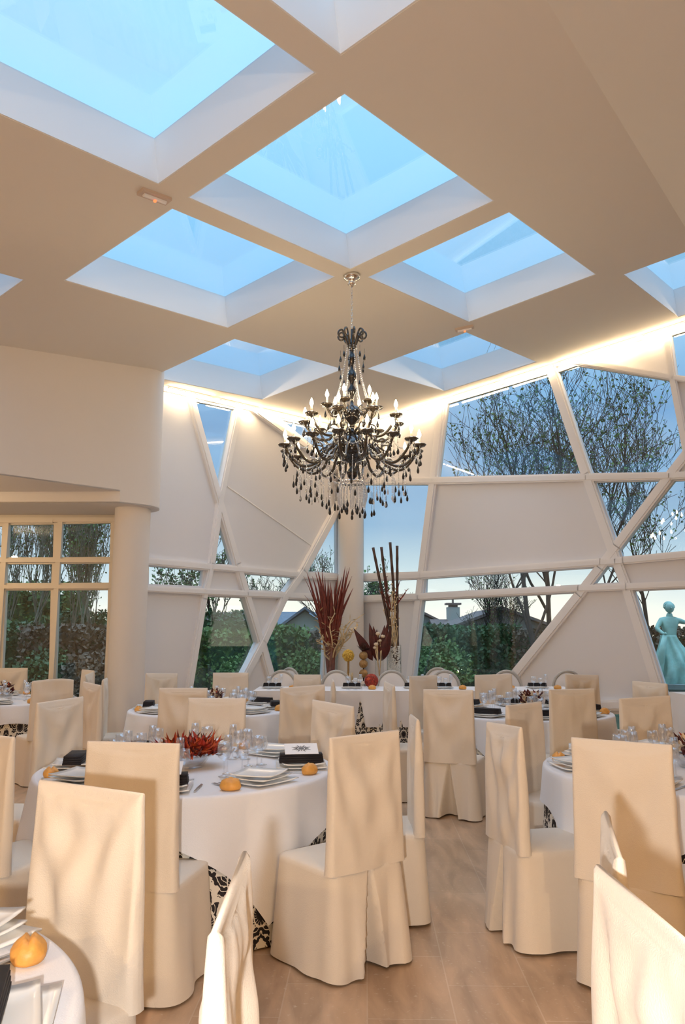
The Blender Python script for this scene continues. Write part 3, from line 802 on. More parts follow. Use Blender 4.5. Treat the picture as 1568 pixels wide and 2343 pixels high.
def round_table(cx, cy, rot, label, R=.88, half=1.08):
    t = thing('round_table', 'round banquet table under layered cloths, ' + label, 'table', (cx, cy, 0), 0, 'round banquet tables')
    m = MB(); m.lathe([(0, .715), (R - .03, .715), (R - .03, .735), (0, .735)], 48); m.build('tabletop', 'wood_top', t, True, 40)
    m = MB(); m.lathe([(0, .0), (.3, .0), (.3, .03), (.05, .06), (.05, .715), (0, .715)], 20); m.build('pedestal', 'steel', t, True, 40)
    u = drape(R - .016, lambda a: .74, 11, .012, cx + 3, zt=.745, uvs=True); o = u.build('damask_undercloth', 'damask', None, True); o.location = (cx, cy, 0)
    tag(o, 'black and cream damask undercloth on ' + label, 'tablecloth', 'damask undercloths')
    o = drape(R, square_drop(radians(rot), half, R), 13, .050, cx * 2 + 1).build('tablecloth', 'cloth', None, True); o.location = (cx, cy, 0)
    tag(o, 'white square overlay cloth on ' + label, 'tablecloth', 'white overlay cloths')
TABLES = {
 'near': (-.93, 4.80, -52 - 45, 'the big near table with the red leaf wreath'),
 'corner': (-1.41, 1.58, 20, 'the table cut off in the bottom left corner'),
 'mid': (-1.40, 8.45, 10, 'the farther table of mixed flowers by the round column'),
 'window': (-4.15, 9.60, 30, 'the table by the left garden window'),
 'flower': (1.88, 8.12, 25, 'the right flower table before the head table'),
 'right': (2.10, 4.75, -8, 'the near table cut by the right edge')}
for k, (cx, cy, rot, lb) in TABLES.items(): round_table(cx, cy, rot, lb)

# ------------------------------------------------------------------ tableware
def sq_plate(s, z0=0, h=.018, n=10):
    """square plate with lifted corners"""
    mb = MB()
    def P(i, j, top):
        u, v = i / n * 2 - 1, j / n * 2 - 1; r = max(abs(u), abs(v)); lift = h * .65 * (r ** 3) + .006 * (u * u * v * v) ** 1.5
        return (u * s / 2, v * s / 2, z0 + lift + (.005 if top else 0) )
    for top in (1, 0):
        k = len(mb.v); mb.v += [P(i, j, top) for j in range(n + 1) for i in range(n + 1)]
        mb.f += [(k + j * (n + 1) + i, k + j * (n + 1) + i + 1, k + (j + 1) * (n + 1) + i + 1, k + (j + 1) * (n + 1) + i) for j in range(n) for i in range(n)]
    n1 = (n + 1) ** 2; ring = [i for i in range(n + 1)] + [j * (n + 1) + n for j in range(1, n + 1)] + [n * (n + 1) + i for i in range(n - 1, -1, -1)] + [j * (n + 1) for j in range(n - 1, 0, -1)]
    for a, b in zip(ring, ring[1:] + ring[:1]): mb.f.append((a, b, b + n1, a + n1))
    return mb
PM = {}
PM['big_plate'] = sq_plate(.30).mesh('serving_plate', 'china', True)
PM['plate'] = sq_plate(.245, 0, .022).mesh('dinner_plate', 'china', True)
nb = MB()
for k in range(4): nb.box((0, 0, .007 + k * .0125), (.265 - k * .004, .105 - k * .003, .0115))
PM['napkin'] = nb.mesh('napkin', 'black_cloth', True)
cd = MB(); cd.prism([(-.10, -.075, 0), (.10, -.075, 0), (.10, .075, .04), (-.10, .075, .04)], (0, 0, .002))
PM['card'] = cd.mesh('menu_card', 'paper')
ink = MB()
def ik(x, y): return (x, y, .02 + y * .267 + .0028)
for k in range(16):
    a = 2 * pi * k / 16; ra, rb = .024, .062 if k % 2 else .048; w_ = .16
    ink.prism([ik(ra * cos(a - w_), .8 * ra * sin(a - w_)), ik((ra + rb) / 2 * cos(a - w_ * .6), .8 * (ra + rb) / 2 * sin(a - w_ * .6)), ik(rb * cos(a), .8 * rb * sin(a)), ik((ra + rb) / 2 * cos(a + w_ * .6), .8 * (ra + rb) / 2 * sin(a + w_ * .6)), ik(ra * cos(a + w_), .8 * ra * sin(a + w_))], (0, 0, .0006))
ink.prism([ik(.018 * cos(a), .014 * sin(a)) for a in [2 * pi * i / 14 for i in range(14)]], (0, 0, .0009))
PM['ink'] = ink.mesh('printed_ornament', 'ink')
bd_ = MB(); bd_.ball((0, 0, 0), 1, 24)
vv = []
for x, y, z in bd_.v:
    cr = exp(-(y * 7) ** 2) * max(0, z) * .18
    k = 1 + .05 * noise.noise(Vector((x * 3, y * 3, z * 3)))
    vv.append((x * .056 * k, y * .043 * k, (max(z, -.55) + .55) * .036 * (1 - cr) * k + .001 + (.006 * exp(-((abs(y) - .22) * 6) ** 2) if z > .3 else 0)))
bd_.v = vv; PM['bread'] = bd_.mesh('bread_roll', 'bread', True)
def goblet(name, R, H, stem, top, foot=.033):
    prof = [(0, .003), (foot, .0), (foot, .003), (.012, .007), (.004, .014), (.0036, stem), (.008, stem + .006), (R * .75, stem + (H - stem) * .22), (R, stem + (H - stem) * .5), (top, H), (top - .0014, H), (R - .0016, stem + (H - stem) * .5), (R * .72, stem + (H - stem) * .24), (0, stem + .010)]
    mb = MB(); mb.lathe(prof, 20); return mb.mesh(name, 'glass', True)
PM['wine'] = goblet('wine_glass', .036, .165, .075, .030)
PM['water'] = goblet('water_glass', .042, .185, .08, .036)
PM['flute'] = goblet('champagne_flute', .026, .215, .085, .021, .030)
fk = MB(); fk.box((0, -.03, .003), (.010, .11, .002)); fk.box((0, .045, .004), (.022, .03, .002))
for k in range(4): fk.box((-.009 + k * .006, .078, .005), (.0028, .045, .002))
PM['fork'] = fk.mesh('fork', 'steel')
kn = MB(); kn.box((0, -.05, .003), (.012, .09, .004)); kn.prism([(-.009, -.005, .002), (.009, -.005, .002), (.009, .09, .002), (-.004, .11, .002)], (0, 0, .002))
PM['knife'] = kn.mesh('table_knife', 'steel')
def put(key, name, cat, label, group, x, y, z, rz, sub=None):
    o = link(name, PM[key]); o.location = (x, y, z); o.rotation_euler = (0, 0, rz)
    if sub: c = link(sub[0], PM[sub[1]], o)
    return tag(o, label, cat, group)
DIRS = {-90: 'front', -45: 'front right', 0: 'right', 45: 'rear right', 90: 'rear', 135: 'rear left', 180: 'left', 225: 'front left'}
TSH = {'near': 'the red wreath table', 'corner': 'the bottom left corner table', 'mid': 'the round column table', 'window': 'the garden window table', 'flower': 'the right flower table', 'right': 'the table at the right edge'}
ZT = .7585
def setting(tk, ang, style, glasses=True, cutlery=True, bread=True, spin=0):
    cx, cy, _, _ = TABLES[tk]; a = radians(ang + spin); T = TSH[tk]; D = DIRS[ang]; g = ' on ' + T
    def pos(r, da): return cx + r * cos(a + radians(da)), cy + r * sin(a + radians(da))
    rz = a + pi / 2
    x, y = pos(.68, 0); z = ZT
    put('big_plate', 'serving_plate', 'plate', 'large square white underplate, %s place of %s' % (D, T), 'underplates' + g, x, y, z, rz + .1)
    put('plate', 'dinner_plate', 'plate', 'smaller white plate stacked at the %s place of %s' % (D, T), 'plates' + g, x, y, z + .014, rz + pi / 4 * .3)
    if style == 'dark' or style == 'card':
        put('napkin', 'napkin', 'napkin', 'folded black napkin on the plates, %s place of %s' % (D, T), 'napkins' + g, x, y, z + .028, .12 if style == 'card' else rz + .15)
        if style == 'card':
            put('card', 'menu_card', 'card', 'white menu card with grey ornament, %s place of %s' % (D, T), 'menu cards' + g, x, y, z + .084, .12, ('printed_ornament', 'ink'))
    elif style == 'stack':
        put('plate', 'soup_plate', 'plate', 'topmost bare white plate at the %s place of %s' % (D, T), 'top plates' + g, x, y, z + .034, rz + .5)
    if bread:
        x, y = pos(.78, 27); put('bread', 'bread_roll', 'bread', 'golden bread roll at the %s place of %s' % (D, T), 'bread rolls' + g, x, y, z, rz + random.uniform(-.6, .6))
    if cutlery:
        for k, da in enumerate((-15, -18)):
            x, y = pos(.68, da); put('fork', 'fork', 'fork', 'steel %s fork at the %s place of %s' % (['inner', 'outer'][k], D, T), 'forks' + g, x, y, z, rz)
        x, y = pos(.68, 15.5); put('knife', 'table_knife', 'knife', 'steel knife at the %s place of %s' % (D, T), 'knives' + g, x, y, z, rz)
    if glasses:
        for key, nm, r, da, w in (('water', 'water_glass', .42, -4, 'round-bowled water glass'), ('wine', 'wine_glass', .44, 9, 'small wine glass'), ('flute', 'champagne_flute', .36, 4, 'tall champagne flute')):
            x, y = pos(r, da + random.uniform(-2, 2)); put(key, nm, 'glass', '%s at the %s place of %s' % (w, D, T), nm.replace('_', ' ') + 's' + g, x, y, z, 0)
for a, s_ in ((-90, 'card'), (-45, 'stack'), (0, 'card'), (45, 'stack'), (90, 'stack'), (135, 'dark'), (180, 'dark'), (225, 'stack')): setting('near', a, s_)
for a, s_ in ((45, 'stack'), (0, 'dark'), (90, 'stack')): setting('corner', a, s_, spin=8)
for a in DIRS: setting('mid', a, 'dark' if a in (0, 180, 45, 135) else 'stack', cutlery=a in (0, -45, 180, 225))
for a in (-90, -45, 0, 45, 90): setting('window', a, 'dark' if a in (0,) else 'stack', cutlery=False, spin=20)
for a in DIRS: setting('flower', a, 'dark', cutlery=a in (180, 225, -90))
for a in (180, 225, 135, 90, -90): setting('right', a, 'dark' if a in (225,) else 'stack')

def leafq(mb, p, d, L, w, up=Vector((0, 0, 1))):
    d = d.normalized(); s = d.cross(up)
    s = s.normalized() if s.length > 1e-4 else Vector((1, 0, 0)); n = s.cross(d)
    mb.add([p, p + d * L * .35 + s * w + n * w * .3, p + d * L * .5 - n * w * .2, p + d * L * .35 - s * w + n * w * .3, p + d * L + n * w * .3], [(0, 2, 1), (0, 3, 2), (1, 2, 4), (2, 3, 4)])
def rdir(rnd, zmin=-.1): 
    a = rnd.uniform(0, 2 * pi); z = rnd.uniform(zmin, 1); r = sqrt(max(0, 1 - z * z)); return Vector((r * cos(a), r * sin(a), z))
def wreath(cx, cy, label, kind):
    rnd = random.Random(int(cx * 100)); t = thing('centrepiece', label, 'flowers', (cx, cy, ZT), 0, 'table centrepieces')
    m = MB(); m.lathe([(0, 0), (.09, 0), (.12, .05), (.125, .08), (.115, .08), (.11, .05), (.08, .012), (0, .012)], 24); m.build('glass_bowl', 'glass', t, True)
    if kind == 'red':
        sets = (('red_leaf', 'red_leaves', 150, .10, .018), ('orange_leaf', 'orange_leaves', 110, .11, .018), ('dark_red', 'dark_leaves', 60, .09, .02)); rad, hh = .145, .06
    else:
        sets = (('dark_red', 'dark_red_leaves', 70, .07, .02), ('cream_flower', 'cream_petals', 70, .055, .02), ('orange_leaf', 'orange_petals', 20, .05, .014)); rad, hh = .09, .11
    for mt, nm, n, L, w in sets:
        m = MB()
        for _ in range(n):
            a = rnd.uniform(0, 2 * pi); r = rad * rnd.uniform(.35, 1.15); p = Vector((r * cos(a), r * sin(a), .06 + hh * rnd.random()))
            d = rdir(rnd, -.05) + Vector((cos(a), sin(a), .2)) * .5; leafq(m, p, d, L * rnd.uniform(.6, 1.1), w * rnd.uniform(.7, 1.2))
        m.build(nm, mt, t)
wreath(-.93, 4.80, 'wreath of red and orange leaves in a glass bowl, near left table', 'red')
wreath(-1.40, 8.45, 'posy of dark red and cream flowers on the table by the round column', 'mix')
wreath(1.95, 8.15, 'posy of dark red and cream flowers on the right flower table', 'mix')
wreath(2.12, 4.78, 'dark red posy cut by the right picture edge', 'mix')
wreath(-4.15, 9.60, 'dark red posy on the table by the left garden window', 'mix')
# ------------------------------------------------------------------ head table
HX0, HX1, HY0, HY1 = -1.25, 3.35, 11.02, 11.92
t = thing('head_table', 'long straight head table in front of the corner flower display', 'table', ((HX0 + HX1) / 2, (HY0 + HY1) / 2, 0))
m = MB(); m.box((0, 0, .725), (HX1 - HX0, HY1 - HY0, .03)); m.build('tabletop', 'wood_top', t)
for sx in (-1, 1):
    for sy in (-1, 1): m = MB(); m.box((sx * 2.1, sy * .35, .355), (.05, .05, .71)); m.build('leg', 'steel', t)
def box_cloth(x0, x1, y0, y1, drop, zt, seed, uvs=False, wav=None):
    mb = MB(); P = []
    n = 60
    for i in range(n * 4): P.append((x0 + (x1 - x0) * i / (n * 4), y0, 0, -1))
    for i in range(n): P.append((x1, y0 + (y1 - y0) * i / n, 1, 0))
    for i in range(n * 4): P.append((x1 - (x1 - x0) * i / (n * 4), y1, 0, 1))
    for i in range(n): P.append((x0, y1 - (y1 - y0) * i / n, -1, 0))
    N = len(P); s = 0; S = []
    for i, p in enumerate(P):
        S.append(s); q = P[(i + 1) % N]; s += math.hypot(q[0] - p[0], q[1] - p[1])
    if uvs: mb.uv = []
    mb.v.append(((x0 + x1) / 2, (y0 + y1) / 2, zt))
    if uvs: mb.uv.append((0, 0))
    for j in range(13):
        for i, (x, y, nx, ny) in enumerate(P):
            q = j / 12; dr = drop(x, y) if callable(drop) else drop
            f = (.018 * noise.noise(Vector((S[i] * 5, seed, 0))) + .012 * sin(S[i] * 21 + seed)) * q + .02 * q
            mb.v.append((x + nx * f, y + ny * f, max(.01, zt - dr * q)))
            if uvs: mb.uv.append((S[i], zt - dr * q))
    mb.f += [(0, 1 + i, 1 + (i + 1) % N) for i in range(N)]
    for j in range(12): mb.f += [(1 + j * N + i, 1 + j * N + (i + 1) % N, 1 + (j + 1) * N + (i + 1) % N, 1 + (j + 1) * N + i) for i in range(N)]
    return mb
o = box_cloth(HX0, HX1, HY0, HY1, .73, .745, 2, True).build('damask_undercloth', 'damask', None, True, 50); tag(o, 'black and cream damask floor-length undercloth of the long head table', 'tablecloth', 'damask undercloths')
def hdrop(x, y):
    # long triangular gaps between the hanging panels of the overlay
    if y > HY0 + .05: return .35
    d = min(abs(x - g_) for g_ in (-1.0, -.63, .25, .62, 1.5, 1.87, 2.75))
    return .06 + .43 * min(1, d / .075) ** .8
o = box_cloth(HX0 - .01, HX1 + .01, HY0 - .012, HY1 + .01, hdrop, .757, 5).build('tablecloth', 'cloth', None, True, 50); tag(o, 'white overlay cloth with hanging panels on the long head table', 'tablecloth', 'white overlay cloths')
def head_item(key, name, cat, label, px_, y_, dz=0, rz=0, sub=None, dx=0):
    x = (px_ - 784) / F * (y_ * ct) + dx; put(key, name, cat, label, 'head table ' + cat + 's', x, y_, .759 + dz, rz, sub)
HS = [(625, 'leftmost'), (805, 'below the yellow ball'), (945, 'beside the pebble vase'), (1010, 'near the garden lamps'), (1120, 'centre right'), (1225, 'rightmost')]
for px_, w in HS:
    head_item('big_plate', 'serving_plate', 'plate', 'square white plate on the head table, ' + w, px_, 11.6)
    head_item('napkin', 'napkin', 'napkin', 'black napkin on a plate of the head table, ' + w, px_, 11.6, .022)
    head_item('bread', 'bread_roll', 'bread', 'small bread roll on the head table, ' + w, px_ + 46, 11.3)
    head_item('water', 'water_glass', 'glass', 'water glass on the head table, ' + w, px_ - 8, 11.28)
    head_item('wine', 'wine_glass', 'glass', 'wine glass on the head table, ' + w, px_ + 8, 11.25)
    head_item('flute', 'champagne_flute', 'glass', 'champagne flute on the head table, ' + w, px_ + 20, 11.3)
# buffet table at the right edge
o = thing('buffet_table', 'small cloth covered buffet table at the right edge before the wall', 'table', (5.21, 10.5, 0))
m = MB(); m.box((0, 0, .73), (1.4, .6, .03)); m.build('tabletop', 'wood_top', o)
for sx in (-1, 1):
    for sy in (-1, 1): m = MB(); m.box((sx * .62, sy * .24, .357), (.05, .05, .714)); m.build('leg', 'steel', o)
o = box_cloth(4.5, 5.92, 10.19, 10.81, .73, .76, 9).build('tablecloth', 'cloth', None, True, 50); tag(o, 'white floor-length cloth of the buffet table at the right edge', 'tablecloth', 'white overlay cloths')

# ------------------------------------------------------------------ corner display on a console
YD = 13.55
def dp(x, y, dy=0): return at_y(x, y, YD + dy)
zc = .76
t = thing('console_table', 'console table hidden behind the oval chairs, carrying the tall vases', 'table', (.55, YD, 0))
m = MB(); m.box((0, 0, .735), (2.3, .6, .04)); m.build('tabletop', 'frame', t)
for sx in (-1, 1):
    for sy in (-1, 1): m = MB(); m.box((sx * 1.05, sy * .24, .357), (.06, .06, .714)); m.build('leg', 'frame', t)
def vase(name, label, px_, r, h, dy=0, mt='vase'):
    p = dp(px_, 1500, dy); t = thing(name, label, 'vase', (p.x, p.y, zc))
    m = MB(); m.lathe([(0, 0), (r, 0), (r, h), (r - .006, h), (r - .006, .01), (0, .01)], 28); m.build('glass_cylinder', mt, t, True, 40); return t, p
rnd = random.Random(5)
# sticks fanned out of the first vase
v1, p1 = vase('glass_vase', 'clear glass cylinder vase holding the fan of dark red sticks', 758, .12, .62)
s1 = thing('stick_fan', 'fan of long dark red palm sticks rising in front of the corner column', 'decoration', (p1.x, p1.y, zc + .015))
tops = [(700, 1308), (712, 1318), (720, 1306), (727, 1298), (732, 1330), (738, 1300), (742, 1318), (748, 1326), (752, 1340), (757, 1332), (762, 1350), (770, 1330), (774, 1314), (780, 1320), (786, 1305), (790, 1296), (797, 1300), (803, 1298), (806, 1318), (800, 1330), (806, 1345), (694, 1318), (699, 1362)]
for k, (x, y) in enumerate(tops):
    e = dp(x, y, rnd.uniform(-.15, .15)); b = Vector((p1.x + rnd.uniform(-.05, .05), p1.y + rnd.uniform(-.05, .05), zc + .02)); mid = Vector((p1.x + (e.x - p1.x) * .22 + rnd.uniform(-.02, .02), p1.y, zc + 1.0)); pts = []
    for i in range(9):
        s = i / 8; q = b * (1 - s) ** 2 + mid * 2 * s * (1 - s) + e * s * s; q.x += .02 * sin(s * 7 + k); pts.append(q - s1.location)
    m = MB(); w = rnd.uniform(.016, .032) * (0.35 if k > 20 else 1); m.tube(pts, [w * .7, w * .8, w, w * 1.1, w * 1.2, w * 1.1, w * .9, w * .6, .002], 6); m.build('stick', 'burgundy', s1, True)
s2 = thing('curly_branches', 'pale curly dried branches around the dark red sticks', 'decoration', (p1.x, p1.y, zc + .02))
for k in range(15):
    x = [722, 728, 735, 742, 748, 760, 768, 776, 784, 792, 800, 818, 812, 806, 730][k]; y = [1400, 1440, 1390, 1450, 1420, 1400, 1395, 1402, 1440, 1450, 1425, 1412, 1430, 1440, 1470][k]
    e = dp(x, y, rnd.uniform(-.2, .1)); b = Vector((p1.x, p1.y, zc + .3)); m = MB(); pts = []
    for i in range(15):
        s = i / 14; q = b.lerp(e, s) + Vector((.05 * sin(s * 9 + k), .04 * cos(s * 8 + k), .04 * sin(s * 6 + k * 2))) * s; pts.append(q - s2.location)
    m.tube(pts, [.016 * (1 - .5 * i / 14) for i in range(15)], 5)
    for i in range(5, 15, 1): leafq(m, pts[i], rdir(rnd, -.3), .13, .022)
    m.build('branch', 'straw', s2, True)
# pebble vase with bamboo
v2, p2 = vase('pebble_vase', 'tall glass cylinder filled with white pebbles', 902, .125, .60)
m = MB()
for _ in range(1100):
    a = rnd.uniform(0, 2 * pi); r = .104 * sqrt(rnd.uniform(.7, 1)); m.ball((r * cos(a), r * sin(a), rnd.uniform(.02, .57)), rnd.uniform(.009, .014), 6)
o = m.build('pebbles', 'pebble', v2, True); o['kind'] = 'stuff'
s3 = thing('bamboo_canes', 'four tall dark brown canes standing in the pebble vase', 'decoration', (p2.x, p2.y, zc + .05))
for (tx, ty), bx in zip(((854, 1253), (873, 1252), (893, 1241), (909, 1249)), (908, 903, 914, 910)):
    a, b = dp(bx, 1520), dp(tx, ty, .05); m = MB(); n = 9; pts = []; rr = []
    for i in range(n * 3 + 1):
        s = i / (n * 3); pts.append(a.lerp(b, s) - s3.location); rr.append(.027 if i % 3 == 0 else .0235)
    m.tube(pts, rr, 10); m.build('cane', 'bamboo', s3, True)
s4 = thing('dried_stems', 'pale dried stems with berry strings around the tall dark canes', 'decoration', (p2.x, p2.y, zc + .05))
for k in range(16):
    x = 886 + rnd.uniform(-8, 24); y = rnd.uniform(1330, 1420); e = dp(x, y, rnd.uniform(-.1, .1)); b = Vector((p2.x + rnd.uniform(-.06, .06), p2.y, zc + .4)); m = MB()
    pts = [b.lerp(e, i / 8) + Vector((.02 * sin(i + k), 0, 0)) - s4.location for i in range(9)]; m.tube(pts, [.010 - .0008 * i for i in range(9)], 5)
    for i in range(4, 9): m.ball(pts[i] + Vector((.012, -.01, 0)), .014, 6)
    m.build('stem', 'straw', s4, True)
m = MB()
for k in range(8):
    x0_, y0_ = 895 + 4 * k % 20, 1380 - k * 8; a = dp(896, 1400); e = dp([872, 880, 933, 926, 884, 868, 930, 915][k], [1345, 1325, 1348, 1360, 1320, 1350, 1352, 1330][k], -.05)
    pts = [a.lerp(e, i / 5) - s4.location for i in range(6)]; m.tube(pts, .006, 4)
    for i in range(2, 6): leafq(m, pts[i], rdir(rnd), .06, .018)
m.build('berry_sprigs', 'burgundy', s4, True)
# big dark leaves
v3, p3_ = vase('slim_vase', 'slim glass vase holding big dark red leaves and cream buds', 868, .075, .5, -.15)
s5 = thing('leaf_bouquet', 'bouquet of big pointed dark red leaves left of the pebble vase', 'decoration', (p3_.x, p3_.y, zc + .03))
for (tx, ty, wd) in ((809, 1437, .085), (845, 1425, .075), (854, 1432, .08), (880, 1430, .075), (887, 1424, .07), (893, 1438, .09), (862, 1440, .07), (886, 1455, .09)):
    e = dp(tx, ty, -.15 + rnd.uniform(-.06, .06)); b = dp(866 + (tx - 860) * .25, 1512, -.15); m = MB(); n = 12; d = (e - b); L = d.length; d.normalize(); s = Vector((d.z, 0, -d.x)).normalized(); nn = s.cross(d); st_ = []
    for i in range(n + 1):
        q = i / n; w = wd * sin(pi * min(1, q * 1.0) ** .8) * (1 - .2 * q); c = b + d * L * q - s5.location + nn * .05 * sin(q * 2)
        st_ += [c - s * w + nn * w * .35, c, c + s * w + nn * w * .35]
    m.v += [tuple(v) for v in st_]
    for i in range(n): 
        for j in (0, 1): m.f.append((i * 3 + j, i * 3 + j + 1, (i + 1) * 3 + j + 1, (i + 1) * 3 + j))
    o = m.build('leaf', 'dark_red', s5, True); md = o.modifiers.new('thick', 'SOLIDIFY'); md.thickness = .004
for k, (x, y) in enumerate(((865, 1450), (877, 1456), (861, 1474), (858, 1482), (870, 1466))):
    e = dp(x, y, -.22); b = Vector((p3_.x, p3_.y - .02, zc + .05)); m = MB(); m.tube([b - s5.location, (b.lerp(e, .5) + Vector((.01 * k - .02, -.02, 0))) - s5.location, e - s5.location], .008, 6); m.build('bud_stem', 'straw', s5, True)
    m = MB(); m.ball(e - s5.location, .042 if k < 3 else .034, 12, .75); m.build('bud', 'cream_flower', s5, True)
# yellow topiary, brown ball stack, red ball
p = dp(797, 1500, -.35); t = thing('topiary', 'yellow flower ball on a brown stem', 'decoration', (p.x, p.y, zc))
m = MB(); m.ball((0, 0, p.z - zc), .085, 16)
for _ in range(170): d = rdir(rnd, -1); m.ball(Vector((0, 0, p.z - zc)) + d * .09, .016, 6)
m.build('flower_ball', 'yellow', t, True)
m = MB(); m.tube([(0, 0, .02), (.004, 0, p.z - zc - .08)], .018, 8); m.build('stem', 'brown_ball', t, True)
m = MB()
for k in range(14): a = 2 * pi * k / 14; m.tube([(0, 0, .01), (.07 * cos(a), .07 * sin(a), .03), (.08 * cos(a), .08 * sin(a), .14)], [.014, .016, .005], 6)
m.lathe([(0, 0), (.06, 0), (.05, .04), (0, .05)], 14); m.build('twig_nest', 'straw', t, True)
p = dp(832, 1545, -.3); t = thing('ball_stack', 'stack of brown dried balls with a dark tuft, beside the yellow ball', 'decoration', (p.x, p.y, zc))
for k, y in enumerate((1541, 1519, 1500)):
    q = dp(832, y, -.3); m = MB(); m.ball((0, 0, q.z - zc), .075, 16, .95); m.build('ball', 'brown_ball', t, True)
m = MB(); m.tube([(0, 0, 0), (0, 0, dp(832, 1490, -.3).z - zc)], .012, 6)
for _ in range(40): d = rdir(rnd, .1); leafq(m, Vector((0, 0, dp(832, 1488, -.3).z - zc)), d, .14, .012)
m.build('tuft', 'bamboo', t, True)
p = at_y(850, 1553, 11.65); t = thing('red_ball', 'red woven ball standing on the head table', 'decoration', (p.x, 11.65, .759))
m = MB(); m.ball((0, 0, .10), .10, 20); m.build('ball', 'orange_leaf', t, True)
m = MB()
for k in range(26):
    ax = rdir(rnd, -1); u = ax.orthogonal().normalized(); w = ax.cross(u); m.tube([Vector((0, 0, .10)) + (u * cos(a) + w * sin(a)) * .098 for a in [2 * pi * i / 20 for i in range(21)]], .007, 5, False)
m.build('woven_strands', 'red_leaf', t, True)

# ------------------------------------------------------------------ garden
mb = MB(); mb.prism([(-90, -30, -.14), (90, -30, -.14), (90, 220, -.14), (-90, 220, -.14)], (0, 0, -.1)); o = mb.build('garden_ground', 'grass'); o['kind'] = 'structure'
def leaves(n, fn, L, seed, w=.35):
    rnd = random.Random(seed); mb = MB()
    for _ in range(n):
        p = fn(rnd); a, b = rdir(rnd, -1), rdir(rnd, -1); s = a.cross(b)
        s = s.normalized() if s.length > 1e-3 else Vector((1, 0, 0)); l = L * rnd.uniform(.6, 1.3)
        mb.add([p, p + a * l * .5 + s * l * w, p + a * l, p + a * l * .5 - s * l * w], [(0, 1, 2, 3)])
    return mb
def hedge(a, b, h, th, n, seed, mt, label, jag=.10, L=.13):
    a = Vector(a); b = Vector(b); d = b - a; nn = Vector((-d.y, d.x)).normalized()
    t = thing('hedge', label, 'hedge', (a.x, a.y, -.14)); t['group'] = 'garden hedges'
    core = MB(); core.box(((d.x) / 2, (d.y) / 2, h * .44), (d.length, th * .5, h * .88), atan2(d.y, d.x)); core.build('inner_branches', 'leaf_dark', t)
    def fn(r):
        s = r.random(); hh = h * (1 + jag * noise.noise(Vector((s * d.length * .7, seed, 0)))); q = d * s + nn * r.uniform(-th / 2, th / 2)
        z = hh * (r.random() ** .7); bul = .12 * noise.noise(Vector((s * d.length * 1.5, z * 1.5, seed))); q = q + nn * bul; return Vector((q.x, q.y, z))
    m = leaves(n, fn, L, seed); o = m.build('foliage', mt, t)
hedge((-1, 21.2), (-8.5, 18.4), 1.81, 1.0, 15000, 1, 'leaf', 'tall green hedge seen through the left wall windows')
hedge((-1.2, 24.0), (1.6, 24.5), 1.76, 1.0, 7000, 2, 'leaf_red', 'dusky hedge seen either side of the corner column')
hedge((1.7, 23.6), (5.3, 23.0), 1.93, 1.0, 11000, 3, 'leaf_dark', 'dark green hedge behind the left half of the big lower window')
hedge((5.0, 22.6), (9.5, 21.2), 1.81, 1.0, 11000, 4, 'leaf_red', 'brown hedge behind the right half of the big lower window')
hedge((9.5, 21.4), (16, 18.5), 1.68, 1.0, 8000, 5, 'leaf', 'green hedge behind the statue')
hedge((-4.2, 18.2), (-7.2, 17.6), 1.85, 1.6, 12000, 6, 'leaf_red', 'reddish shrub hedge behind the left garden door panes')
hedge((-7.0, 18.6), (-13, 18.0), 1.93, 1.6, 14000, 7, 'leaf_dark', 'dark shrub hedge at the far left outside')
hedge((-8.2, 24.5), (-17, 24.0), 3.3, 1.6, 16000, 8, 'leaf', 'tall olive green hedge behind the poplars', jag=.12, L=.16)
hedge((-2.6, 23.0), (-8.0, 22.0), 2.35, 1.0, 9000, 9, 'leaf_dark', 'taller dark hedge rising behind the green one at left')
def bush(x, y, r, h, n, seed, mt, label, L=.11):
    t = thing('shrub', label, 'shrub', (x, y, -.14)); t['group'] = 'garden shrubs'
    def fn(q): d = rdir(q, -.2); k = q.random() ** .35 * (1 + .25 * noise.noise(d * 2 + Vector((seed, 0, 0)))); return Vector((d.x * r * k, d.y * r * k, h * .4 + d.z * h * .6 * k))
    leaves(n, fn, L, seed).build('foliage', mt, t); m = MB()
    for k in range(6): a = k * 1.05; m.tube([(0, 0, 0), (r * .4 * cos(a), r * .4 * sin(a), h * .6)], [.03, .012], 5)
    m.build('stems', 'bark', t)
bush(-4.0, 16.6, .8, 1.5, 5000, 21, 'leaf', 'bright green shrub outside the left garden door')
bush(-5.1, 16.8, .9, 1.35, 5000, 22, 'leaf_red', 'reddish shrub outside the left garden door')
bush(-6.4, 17.0, .9, 1.3, 4000, 23, 'leaf_dark', 'dark low shrub outside the leftmost garden door')
bush(-2.3, 18.4, .7, 1.1, 3500, 24, 'leaf', 'low green shrub outside the left wall window')
bush(-.9, 20.2, .7, 1.3, 3500, 25, 'leaf', 'green shrub left of the corner column outside')
bush(2.6, 21.0, .9, 1.5, 4500, 26, 'leaf', 'green shrub right of the corner column outside')
